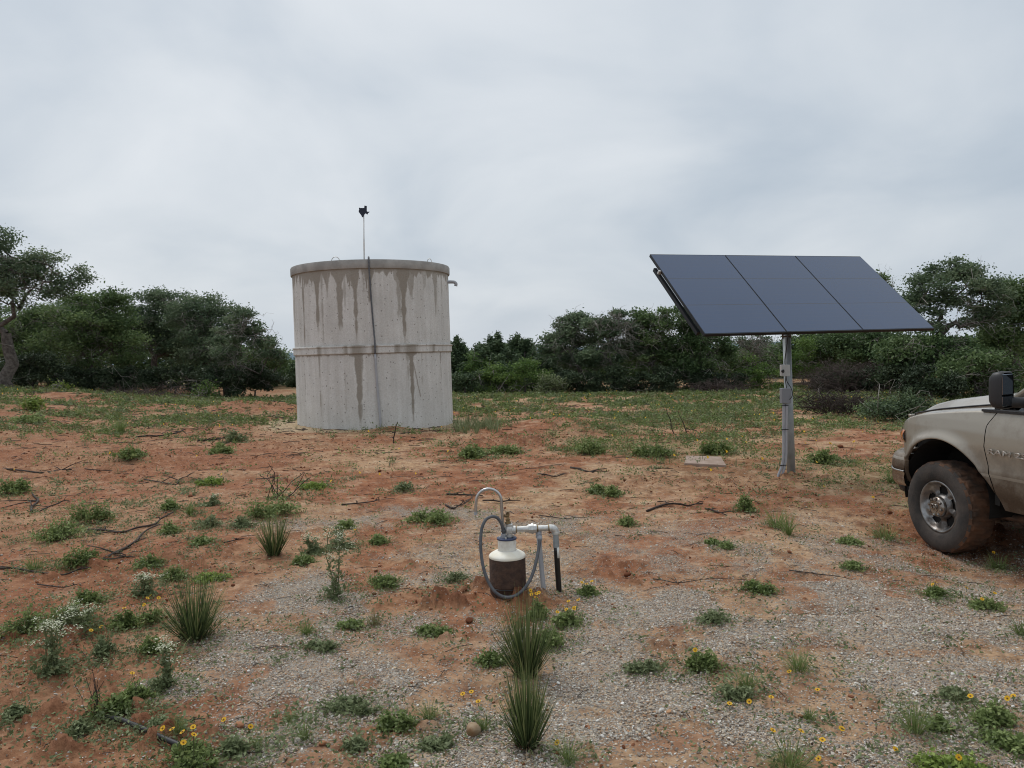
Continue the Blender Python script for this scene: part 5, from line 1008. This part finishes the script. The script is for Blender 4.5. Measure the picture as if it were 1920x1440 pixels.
PL = [
 ('yucca', 366, 1197, 118, 118, 'largest spiky yucca clump, with splayed blades, at the left of the gravel'),
 ('yucca', 514, 1042, 54, 78, 'small narrow spiky yucca on the gravel edge, farthest of the yuccas'),
 ('yucca', 988, 1268, 96, 140, 'tall dark spiky yucca right in front of the well casing'),
 ('yucca', 988, 1400, 82, 136, 'nearest spiky yucca, growing just in front of the tall dark one'),
 ('tuft', 1714, 1376, 62, 84, 'tall open tuft of upright blades at the lower right'),
 ('tuft', 1456, 990, 50, 46, 'pale grass tuft left of its twin, between the pole and the truck'),
 ('tuft', 1478, 1004, 34, 54, 'upright pale grass tuft nearest the truck side of the pole'),
 ('tuft', 1065, 1432, 50, 72, 'loose grassy tuft at the bottom edge right of the nearest yucca'),
 ('stalks', 520, 935, 60, 60, 'dark bare stalks standing above the leafy bush at left'),
 ('mound', 514, 968, 96, 44, 'dense leafy green bush behind the small narrow yucca'),
 ('mound', 797, 980, 88, 32, 'low bright green mat left of the gooseneck pipe', ),
 ('mound', 710, 1100, 68, 28, 'low round leafy mat between the tall white weed and the well'),
 ('mound', 700, 1020, 52, 22, 'small dark mat right of the cream flowered patch'),
 ('blue', 855, 1090, 36, 26, 'small bluish weed just left of the well casing'),
 ('tall', 628, 1122, 56, 118, 'tall upright leafy weed left of the well, thin cream flowers on top'),
 ('tall', 640, 1028, 60, 34, 'cream flowered low weed left of the small dark mat', ),
 ('tall', 590, 1038, 50, 30, 'cream flowered sprig beside the small narrow yucca'),
 ('mound', 570, 1056, 34, 22, 'small round green weed below the cream flowered sprig'),
 ('mound', 648, 990, 28, 20, 'tiny dark green tuft above the cream flowered low weed'),
 ('blue', 757, 920, 36, 24, 'greyish round weed on the red soil above the bright mat'),
 ('lime', 395, 908, 40, 16, 'lime green flat weed on red soil left of centre'),
 ('lime', 600, 915, 60, 12, 'long flat lime green weed behind the leafy bush'),
 ('mound', 242, 858, 42, 26, 'round weed alone on the red bank at left'),
 ('mound', 32, 925, 70, 40, 'leafy weed cut by the left edge, midway up'),
 ('mound', 174, 978, 70, 54, 'tall leafy weed at the top of the left brushy patch'),
 ('mound', 110, 1010, 100, 46, 'wide bright weed in the middle of the left brushy patch', ),
 ('mound', 146, 1062, 80, 52, 'dark leafy weed with pointed leaves under the left brushy patch'),
 ('tuft', 66, 1068, 50, 34, 'grassy weed left of the dark pointed leafed one'),
 ('mound', 90, 1180, 150, 62, 'big spreading dark green mat at the left edge'),
 ('tall', 140, 1185, 120, 44, 'cream flowered weed sprawling over the big left mat'),
 ('tall', 100, 1262, 80, 90, 'tall branching weed in front of the big left mat'),
 ('blue', 196, 1232, 52, 60, 'grey green bushy weed with one orange flower at left', None, 1),
 ('mound', 262, 1172, 90, 46, 'leafy weed with orange yellow flowers left of the largest yucca', None, 5),
 ('tall', 272, 1118, 64, 40, 'cream flowered weed above the largest yucca'),
 ('mound', 288, 1224, 54, 40, 'dark weed at the lower left foot of the largest yucca'),
 ('tall', 306, 1290, 50, 90, 'thin upright weed with pale flowers below the largest yucca'),
 ('mound', 326, 1085, 40, 30, 'yellowish green weed behind the largest yucca'),
 ('lime', 394, 1088, 50, 18, 'flat bright weed right behind the largest yucca'),
 ('mound', 168, 1130, 54, 32, 'olive weed above the big left mat'),
 ('mound', 280, 1062, 44, 26, 'leafy weed at the end of the black fallen branch'),
 ('blue', 394, 988, 46, 30, 'pale leafy weed above the black fallen branch end'),
 ('blue', 452, 990, 36, 30, 'greyish weed between the pale leafy weed and the leafy bush'),
 ('mound', 320, 1000, 30, 28, 'round yellowish weed on the red soil near the charred branch'),
 ('mound', 318, 955, 26, 24, 'small upright weed alone on red soil left of the dark stalks'),
 ('tall', 392, 948, 46, 22, 'white flowered weed left of the dark bare stalks'),
 ('tuft', 357, 966, 16, 30, 'thin upright sprig left of the white flowered weed'),
 ('mound', 376, 1020, 34, 20, 'low dark weed just above the gravel at left'),
 ('mound', 222, 1336, 60, 44, 'broad leafed bright weed above the black hose'),
 ('mound', 262, 1318, 60, 46, 'tangled weed right of the broad leafed bright weed', None, 1),
 ('blue', 138, 1380, 56, 38, 'sprawling weed on red soil at the lower left'),
 ('stalks', 182, 1345, 46, 80, 'dry seed stalks at the upper end of the black hose'),
 ('mound', 350, 1440, 110, 66, 'weedy clump with bright yellow flowers at the bottom left', None, 6),
 ('blue', 282, 1370, 70, 34, 'sparse weed lying along the black hose'),
 ('tuft', 335, 1375, 40, 44, 'green grassy weed right of the black hose'),
 ('blue', 440, 1410, 70, 44, 'bluish creeping weed on gravel near the bottom left'),
 ('tuft', 482, 1402, 30, 28, 'small dense grass tuft on gravel at the bottom left'),
 ('blue', 12, 1345, 60, 30, 'weed cut by the left edge low down'),
 ('tuft', 576, 1188, 44, 32, 'grassy tuft on gravel right of the largest yucca'),
 ('blue', 606, 1218, 60, 22, 'bluish creeping weed just below the grassy tuft'),
 ('mound', 655, 1176, 38, 18, 'small dark mat right of the grassy tuft on gravel'),
 ('dry', 703, 1172, 34, 30, 'reddish dry grass tuft left of the tall dark yucca'),
 ('mound', 812, 1188, 52, 20, 'flat green weed on the soil patch below the well'),
 ('mound', 921, 1244, 46, 26, 'bright leafy weed just left of the tall dark yucca'),
 ('blue', 655, 1330, 100, 26, 'long creeping weed on the lower middle gravel'),
 ('mound', 738, 1362, 62, 38, 'rounded yellow green weed on the lower middle gravel'),
 ('tuft', 806, 1348, 48, 44, 'thin stemmed weed left of the rounded stone'),
 ('tuft', 548, 1352, 34, 22, 'upper of two bright grass tufts at the lower left middle'),
 ('tuft', 570, 1386, 36, 36, 'lower of two bright grass tufts at the lower left middle'),
 ('blue', 666, 1404, 40, 30, 'grey green tuft near the bottom middle'),
 ('blue', 826, 1398, 60, 28, 'straggly weed at the lower left of the rounded stone'),
 ('tuft', 906, 1368, 32, 34, 'small green grass tuft touching the rounded stone'),
 ('mound', 720, 1440, 70, 26, 'weed cut by the bottom edge in the middle'),
 ('mound', 1068, 1172, 56, 36, 'bushy weed with yellow flowers at the right of the tall dark yucca', None, 7),
 ('daisy', 1100, 1115, 34, 22, 'sprig with yellow flowers at the foot of the black pipe', None, 4),
 ('daisy', 1008, 1160, 30, 44, 'slender yellow flowers rising behind the tall dark yucca', None, 5),
 ('mound', 1028, 1212, 50, 46, 'green weed hugging the right side of the tall dark yucca'),
 ('blue', 1205, 1258, 70, 24, 'bluish low mat on gravel right of the yuccas'),
 ('mound', 1322, 1258, 72, 42, 'rounded bright weed with one dark eyed yellow flower', None, 1),
 ('tuft', 1498, 1258, 70, 54, 'dense bright green grass clump beside the red soil ridge'),
 ('blue', 1380, 1312, 58, 36, 'small bluish tuft on the right gravel'),
 ('tuft', 1400, 1290, 60, 50, 'wispy stalks right behind the small bluish tuft'),
 ('tuft', 1518, 1350, 32, 26, 'small dark star shaped tuft on the right gravel'),
 ('mound', 1850, 1352, 92, 46, 'largest rounded yellow green weed near the right edge', None, 2),
 ('mound', 1758, 1368, 30, 30, 'small leafy weed right of the tall open tuft'),
 ('blue', 1790, 1308, 44, 26, 'pale sparse weed above the small leafy one at right'),
 ('mound', 1890, 1402, 90, 36, 'dark straggly weed below the largest right weed'),
 ('tuft', 1480, 1440, 120, 62, 'untidy grass clump with yellow flowers at the bottom right of centre', None, 3),
 ('lime', 1780, 1450, 110, 34, 'bright low weeds cut by the bottom edge at right', None, 1),
 ('mound', 1430, 1110, 56, 28, 'olive trailing weed on the upper right gravel'),
 ('mound', 1600, 1066, 34, 18, 'small olive weed left of the front tyre'),
 ('mound', 1750, 1118, 60, 24, 'dark trailing weed with yellow petals below the truck', None, 2),
 ('mound', 1850, 1140, 50, 20, 'small trailing weed with yellow flowers right below the truck', None, 2),
 ('tuft', 1870, 1066, 60, 30, 'grassy weed under the truck beside the tyre', None, 1),
 ('blue', 1340, 1165, 50, 26, 'sparse sprig on gravel right of the yellow flowers'),
 ('tuft', 1912, 1190, 30, 36, 'grass sprig cut by the right edge'),
 ('mound', 1400, 958, 34, 40, 'upright leafy weed in front of the pole'),
 ('mound', 1175, 985, 24, 26, 'small grassy sprig right of the galvanised elbow'),
 ('mound', 1148, 930, 30, 24, 'bright weed on red soil far right of the gooseneck'),
 ('mound', 1336, 1020, 22, 12, 'left of two tiny weeds on the bare tan soil'),
 ('mound', 1363, 1028, 22, 14, 'right of two tiny weeds on the bare tan soil'),
 ('mound', 1592, 1020, 34, 16, 'small dark weed alone left of the tyre'),
 ('tuft', 1660, 1010, 70, 36, 'green grass clump touching the front tyre'),
 ('tuft', 1672, 905, 30, 34, 'dark grass clump below the front bumper'),
 ('mound', 875, 858, 66, 28, 'left half of the green weed band before the tank'),
 ('mound', 935, 852, 74, 22, 'right half of the green weed band before the tank'),
 ('blue', 440, 828, 34, 34, 'dark twiggy weed at the end of a fallen stick, left of the tank'),
 ('mound', 415, 850, 34, 26, 'bright leafy weed left of the twiggy dark one'),
 ('mound', 50, 792, 50, 22, 'dark round weed on the far left bank'),
 ('tuft', 226, 812, 24, 36, 'pale feathery grass tuft on the far left bank'),
 ('lime', 62, 770, 36, 40, 'pale tall weed at the far left below the leaning trunk'),
 ('mound', 1560, 868, 80, 34, 'green weeds right of the pole foot', None, 3),
 ('mound', 1100, 850, 70, 36, 'leafy weed clump left of the concrete slab'),
 ('mound', 1215, 855, 70, 34, 'dense leafy clump just left of the concrete slab'),
 ('mound', 1335, 850, 70, 34, 'leafy clump right behind the concrete slab'),
 ('mound', 1120, 925, 30, 20, 'low sprig between the well and the slab'),
]
AROUND = []
for e in PL:
    e = tuple(e)+(None, 0)[len(e)-6:] if len(e) < 8 else e
    plant(e[0], e[1], e[2], e[3], e[4], e[5], e[6], e[7])
# single flowers on the right-hand gravel
FLW = [(1446, 1310), (1533, 1296), (1578, 1369), (1679, 1408), (1900, 1308), (1368, 1322), (868, 1304), (884, 1300), (897, 1318), (666, 996), (1045, 1395), (1535, 1425), (1405, 1318), (1480, 1262), (420, 1352), (190, 1178), (1812, 1105), (1637, 935), (1545, 915), (1740, 898), (470, 1365)]
nmL = ['yellow flower on the right gravel beside the bluish tuft', 'lone yellow flower right of the gravel middle', 'yellow flower above the untidy grass clump', 'yellow flower low between the two right weeds', 'orange flower near the right edge', 'yellow flower just under the small bluish tuft', 'left of three yellow flowers above the rounded stone', 'middle of three yellow flowers above the rounded stone', 'lowest of three yellow flowers above the rounded stone', 'yellow flower above the cream flowered low weed', 'yellow flower at the right of the nearest yucca', 'yellow flower at the bottom right beside the untidy clump', 'yellow flower right of the small bluish tuft', 'pale yellow flower below the dense bright grass clump', 'small orange flower on gravel at lower left', 'orange flower left of the big yucca weeds', 'small yellow flower below the truck door', 'yellow flower on soil left of the truck bumper', 'yellow flower right of the pole foot', 'yellow flower close under the truck bumper', 'tiny yellow flower on gravel near the lower left tufts']
for (px, py), lb in zip(FLW, nmL):
    r = np.random.default_rng(px); b = G(px, py+6); o = empty('wild_flower', b); tag(o, lb, 'flower', 'single yellow wildflowers'); h = 9*b.y/FPX; MB().tube([(0, 0, 0), (.003, 0, h*.5), (0, 0, h)], .0018, 5).build('stem', M['stem'], o); flower(o, (0, 0, h), r, rad=max(.013, b.y/768*1.45))
# ---- ground cover nobody could count
def cover(name, X, Y, m, n, H_, label, mt, seed, el=2.2):
    r = np.random.default_rng(seed); k = len(X); j = np.repeat(np.arange(k), n); R = (.05+.10*r.random(k)**1.5)*(1 if name != 'ground_cover' else 1.35); q = r.normal(size=(len(j), 2))*R[j][:, None]*.6; x = X[j]+q[:, 0]; y = Y[j]+q[:, 1]
    z = height(x, y)+r.random(len(j))**1.3*H_*(.5+r.random(k)[j])*np.exp(-(q**2).sum(1)/R[j]**2); mb = MB(); leaves(mb, np.stack([x, y, z], 1), np.maximum(.011, y/768*1.15)*r.uniform(.7, 1.3, len(j)), r, up=.5, el=el, tint=r.uniform(.15, .7, k)[j]+r.normal(size=len(j))*.15)
    o = mb.build(name, M[mt], smooth=False); tag(o, label, 'ground cover', kind='stuff')
x, y = pts_wedge(62000, 8.0, 34, pad=1.5, p=1.0); g = green_at(x, y); cn = fbm(x*.7, y*.9, 91, 4, .6); k = rng.random(len(x)) < (g*.46*(.45+.9*sstep(.42, .54, cn)))+.11*sstep(.50, .62, cn); x, y = x[k], y[k]
k = (np.hypot(x-TX, y-TY) > 2.15) & ~((np.abs(x-TX) < 2.6) & (y > 14.5) & (y < TY) & (rng.random(len(x)) > .12)); x, y = x[k], y[k]; a = rng.random(len(x)); 
cover('ground_cover', x[a < .62], y[a < .62], 0, 20, .13, 'low green weeds spread over the middle ground', 'weed', 1)
cover('ground_cover', x[(a >= .62) & (a < .92)], y[(a >= .62) & (a < .92)], 0, 18, .15, 'bluish green weeds spread over the middle ground', 'weedblue', 2)
cover('ground_cover', x[a >= .92], y[a >= .92], 0, 14, .16, 'straw coloured grass spread over the middle ground', 'drygrass', 3, 4.0)
x, y = pts_wedge(5200, 2.7, 11.5, p=.8); cn = fbm(x*1.1, y*1.1, 95, 3); x = np.concatenate([x]+[c_[0]+c_[2]*rng.normal(size=c_[3]) for c_ in AROUND]); y = np.concatenate([y]+[c_[1]+c_[2]*rng.normal(size=c_[3]) for c_ in AROUND]); cn = fbm(x*1.1, y*1.1, 95, 3); near_ = np.arange(len(x)) >= len(x)-sum(c_[3] for c_ in AROUND)
k = near_ | (rng.random(len(x)) < .07+.75*sstep(.54, .68, cn)*(.4+.6*sstep(-.1, -.4, x/y))+.40*sstep(-.32, -.48, x/y)*sstep(.4, .5, fbm(x*2.2, y*2.2, 96, 3))); x, y = x[k], y[k]; cover('small_sprigs', x, y, 0, 16, .065, 'tiny green sprigs dotted over the foreground', 'weedblue', 4)
# upright grass in the far field
x, y = pts_wedge(5200, 11, 33, pad=1, p=1.0); g = green_at(x, y); k = rng.random(len(x)) < g*.6+.08; x, y = x[k], y[k]; mb = MB()
for a, b in zip(x, y):
    if math.hypot(a-TX, b-TY) > 2.2: blades(mb, 9, .15, rng.uniform(.10, .26), b/768*.8, rng, spread=.6, curve=.5, rb=.6, org=(a, b, hgt(a, b)), seg=2)
gx = [G(px, py) for px, py in [(868+rng.uniform(-14, 70), rng.uniform(790, 815)) for _ in range(46)]]
for q in gx: blades(mb, 12, .12, rng.uniform(.2, .42), .022, rng, spread=.45, curve=.3, rb=.6, org=tuple(q), seg=2)
o = mb.build('field_grass', M['weedblue'], smooth=False); tag(o, 'thin upright grass standing in the middle ground', 'grass', kind='stuff')
# small yellow flowers in the field
x, y = pts_wedge(2600, 9.5, 32, pad=1, p=1.0); g = green_at(x, y); cn = fbm(x*.5, y*.5, 99, 3); k = rng.random(len(x)) < (g*.42+.08)*sstep(.44, .62, cn)+.02; x, y = x[k], y[k]; rr = .014+.009*rng.random(len(x)); n = len(x); an = np.arange(6)*pi/3
P = np.stack([x, y-.02, height(x, y)+rng.uniform(.05, .16, n)], 1); tl = rng.normal(size=(n, 2))*.5; V = P[:, None, :]+rr[:, None, None]*np.stack([np.cos(an)[None]+0*tl[:, :1], np.sin(an)[None]+0*tl[:, :1], np.cos(an)[None]*tl[:, :1]+np.sin(an)[None]*(.6+np.abs(tl[:, 1:]))], 2)
V[:, 1::2] = P[:, None, :]+(V[:, 1::2]-P[:, None, :])*.6; o = MB().add(V.reshape(-1, 3), (np.arange(n)*6)[:, None]+np.arange(6)).build('field_flowers', M['petal'], smooth=False); tag(o, 'tiny yellow wildflowers sprinkled over the middle ground', 'wildflowers', kind='stuff')
# litter of bark and twig bits
x, y = pts_wedge(8500, 2.8, 26, pad=1, p=.75); cn = fbm(x*1.3, y*1.6, 103, 4); lf = sstep(.0, -.3, x/y); k = rng.random(len(x)) < (.18+.8*sstep(.48, .62, cn)*(.45+.55*lf))*sstep(-.1, .2, 1-gravel_at(x, y)*.8-.15); x, y = x[k], y[k]; mb = MB()
for a, b in zip(x, y):
    L_ = .015+.05*rng.random()**2*(1+b*.18); t = rng.uniform(0, pi); d = np.array([cos(t), sin(t)*.8]); z = hgt(a, b)+.004; w_ = max(.0022, b/768*.32)
    mb.tube([(a-d[0]*L_, b-d[1]*L_, z), (a+rng.normal()*.006, b+rng.normal()*.006, z+.008), (a+d[0]*L_, b+d[1]*L_, z)], w_, 3, cap=False)
o = mb.build('ground_litter', M['charred'], smooth=False); tag(o, 'dark bark and twig fragments strewn over the soil', 'litter', kind='stuff')
# ------------------------------------------------------------------ fallen sticks, stones, slab, hose
def stick(pts, w_, label, seed, br=2, name='fallen_branch', group='dead sticks lying on the red soil', m='charred', lift=.012):
    r = np.random.default_rng(seed); Q = [G(*p[:2])+Vector((0, 0, lift+(p[2] if len(p) > 2 else 0))) for p in pts]; b = Q[0].copy(); y = b.y; r0 = w_*y/FPX/2*.68; mb = MB(); P = [q-b for q in Q]; D = [P[0]]
    for a, c in zip(P[:-1], P[1:]):
        mid = (a+c)/2+Vector((r.normal(), r.normal(), 0))*(c-a).length*.05; mid.z += .01*r.random(); D += [mid, c]
    mb.tube(D, np.linspace(r0, r0*.5, len(D))*(1+.15*r.normal(size=len(D))), 7, smooth=3)
    L_ = (P[-1]-P[0]).length
    for _ in range(br):
        q = D[r.integers(1, len(D)-1)]; e = q+Vector((r.normal(), r.normal()*.8, abs(r.normal())*.25))*L_*.16; mb.tube([q, (q+e)/2+Vector((0, 0, .01)), e], [r0*.6, r0*.45, r0*.25], 5)
    o = mb.build(name, M[m]); o.location = b; tag(o, label, 'branch', group); return o
S = [([(190, 1052), (238, 1028), (262, 1008), (300, 985)], 9, 'black fallen branch rising to the right in the left brushy patch'), ([(170, 1054), (215, 1050), (254, 1047)], 6, 'straight black stick ending at a leafy weed, left side'),
 ([(165, 995), (230, 1000), (290, 985), (325, 962)], 7, 'long curved branch above the black fallen one'), ([(60, 962), (72, 940), (60, 925)], 7, 'short broken stub standing on the left red soil'), ([(75, 960), (110, 945), (130, 940)], 4, 'thin stick right of the short broken stub'),
 ([(270, 900), (330, 910), (350, 895), (400, 912)], 4, 'thin forked stick on the left red bank'), ([(5, 880), (80, 888), (150, 880), (210, 884)], 5, 'long dark stick across the far left bank'), ([(255, 820), (300, 818), (345, 805)], 5, 'dark stick lying left of the tank among yellow flowers'),
 ([(370, 828), (400, 826), (430, 820)], 6, 'thick stick leading to the twiggy dark weed'), ([(0, 1068), (50, 1072), (120, 1080), (170, 1066)], 6, 'dark branch under the left grassy weed'), ([(70, 1098), (120, 1104), (160, 1095)], 4, 'thin reddish stick above the big left mat'),
 ([(835, 948), (850, 955), (872, 945), (882, 928)], 5, 'curved black stick left of the gooseneck pipe'), ([(838, 928), (870, 929), (905, 931)], 6, 'brown straight stick behind the gooseneck pipe'), ([(905, 940), (940, 942), (975, 940)], 5, 'grey weathered stick behind the brass valve'),
 ([(1213, 960), (1250, 947), (1290, 950), (1318, 945)], 7, 'bent black stick on bare soil between the well and the pole'), ([(1322, 955), (1345, 962), (1362, 968)], 6, 'short black stick right of the bent one'), ([(1070, 878), (1095, 884), (1115, 888)], 6, 'short dark stick left of the concrete slab'),
 ([(1225, 1088), (1270, 1096), (1330, 1088), (1400, 1090)], 3, 'half buried root running right of the black pipe'), ([(738, 832), (741, 832, .2), (747, 832, .42)], 4, 'thin stick poking up before the tank'), ([(345, 1358), (385, 1352)], 5, 'short thick stick on gravel near the black hose'),
 ([(1010, 968), (1060, 975), (1100, 972)], 3, 'thin reddish stick behind the galvanised elbow'), ([(1010, 890), (1040, 895), (1060, 890)], 4, 'short dark stick in front of the red mound'), ([(480, 900), (540, 898)], 4, 'small stick right of the lime flat weed'), ([(640, 948), (700, 942), (712, 938)], 4, 'small dark stick right of the leafy bush'),
 ([(990, 1378), (968, 1385), (948, 1402)], 4, 'pale dry stalk at the foot of the nearest yucca'), ([(1264, 815), (1258, 815, .28), (1250, 815, .52)], 3, 'thin dead stalk in the field before the array'), ([(420, 1020), (470, 1010)], 4, 'short stick left of the small narrow yucca'),
 ([(1480, 1072), (1540, 1080), (1600, 1090)], 3, 'half buried root on the soil left of the truck'), ([(1290, 822), (1282, 822, .28), (1272, 822, .52)], 3, 'thin dead stalk among weeds left of the slab')]
for i, (p, w_, lb) in enumerate(S): stick(p, w_, lb, 500+i, br=3+i % 3, m='charred' if 'pale' not in lb else 'drygrass')
h = [G(*p)+Vector((0, 0, d)) for p, d in [((185, 1340), -.02), ((215, 1352), .014), ((250, 1366), .020), ((285, 1383), .022), ((320, 1398), .020), ((352, 1410), .016), ((372, 1420), .012), ((392, 1430), -.005), ((410, 1440), -.03)]]
b = h[0].copy(); o = MB().tube([q-b for q in h], .0125, 12, smooth=4).build('black_hose', M['black']); o.location = b; tag(o, 'black plastic hose half buried at the lower left', 'hose')
def stone(px, py, wpx, label, m, seed, name='stone', fl=.75, group=None):
    r = np.random.default_rng(seed); b = G(px, py); s = wpx*b.y/FPX/2; bm = bmesh.new(); bmesh.ops.create_icosphere(bm, subdivisions=4, radius=1); o3 = r.uniform(-9, 9, 3); pl = rdir(7, r)
    for v in bm.verts:
        c = v.co.copy()
        for p in pl:
            d = c.dot(Vector(p)); 
            if d > .78: c -= Vector(p)*(d-.78)*.8
        c *= 1+.09*(vnoise(c.x*1.7+o3[0], c.y*1.7+c.z*1.3+o3[1], seed)-.5); v.co = Vector((c.x*s, c.y*s*.85, c.z*s*fl))
    me = bpy.data.meshes.new(name); bm.to_mesh(me); bm.free(); me.polygons.foreach_set('use_smooth', [True]*len(me.polygons)); me.materials.append(m); o = bpy.data.objects.new(name, me); COL.objects.link(o); o.location = b+Vector((0, 0, s*fl*.62)); o.rotation_euler = (0, .25, r.uniform(0, 6)); tag(o, label, 'stone', group); return o
stone(888, 1377, 32, 'rounded buff stone lying on gravel left of the nearest yucca', M['stone'], 3, fl=.85)
rk = mat('rusty small stone', (.36, .17, .08), .9, var=(.24, .10, .05), vs=20, bump=.4)
for i, (px, py, w_, lb) in enumerate([(605, 1396, 16, 'small rusty stone below the two bright grass tufts'), (1300, 1400, 14, 'small orange stone on the lower right gravel'), (560, 1068, 9, 'tiny rusty stone on gravel above the largest yucca'), (450, 1362, 18, 'flat rusty stone right of the black hose'), (75, 1416, 13, 'orange stone on red soil at the bottom left'), (510, 1368, 8, 'tiny orange stone left of the two bright grass tufts'), (1032, 1000, 14, 'flat red clod behind the galvanised elbow'), (880, 1165, 26, 'crumbled red clod in front of the well'), (1176, 1080, 26, 'red clod right of the black pipe'), (1152, 1142, 14, 'small red clod on the right of the yellow flowers'), (705, 1072, 14, 'dark red clod right of the tall upright weed'), (702, 1115, 16, 'red clod below the low round mat'), (712, 884, 12, 'dark clod on the red soil left of centre'), (790, 890, 11, 'dark pebble sized clod behind the bright mat')]):
    stone(px, py, w_*(1 if 'stone' in lb else .62), lb, rk if 'stone' in lb else M['clod'], 40+i, 'stone' if 'stone' in lb else 'soil_lump', .55)
a = [G(*p) for p in ((1283, 872), (1362, 876), (1352, 860), (1286, 858))]; c = sum(a, Vector())/4; bm = bmesh.new()
tv = [bm.verts.new(q-c+Vector((0, 0, .035))) for q in a]; bv = [bm.verts.new(q-c-Vector((0, 0, .05))) for q in a]; bm.faces.new(tv); bm.faces.new(bv[::-1])
for i in range(4): bm.faces.new((tv[i], bv[i], bv[(i+1) % 4], tv[(i+1) % 4]))
bmesh.ops.recalc_face_normals(bm, faces=bm.faces[:]); me = bpy.data.meshes.new('concrete_slab'); bm.to_mesh(me); bm.free(); me.materials.append(M['slab']); o = bpy.data.objects.new('concrete_slab', me); COL.objects.link(o); o.location = c; bvm = o.modifiers.new('b', 'BEVEL'); bvm.width = .012; bvm.segments = 2; tag(o, 'flat tan concrete slab lying in the weeds left of the pole', 'slab')
q = G(783, 1056); o = MB().tube([(-.02, 0, .01), (-.006, .006, .022), (.006, .0, .02), (.010, -.008, .004)], .0035, 6, smooth=3).build('plastic_scrap', M['pvc']); o.location = q; tag(o, 'tiny curled white plastic scrap on the soil left of the well', 'scrap')
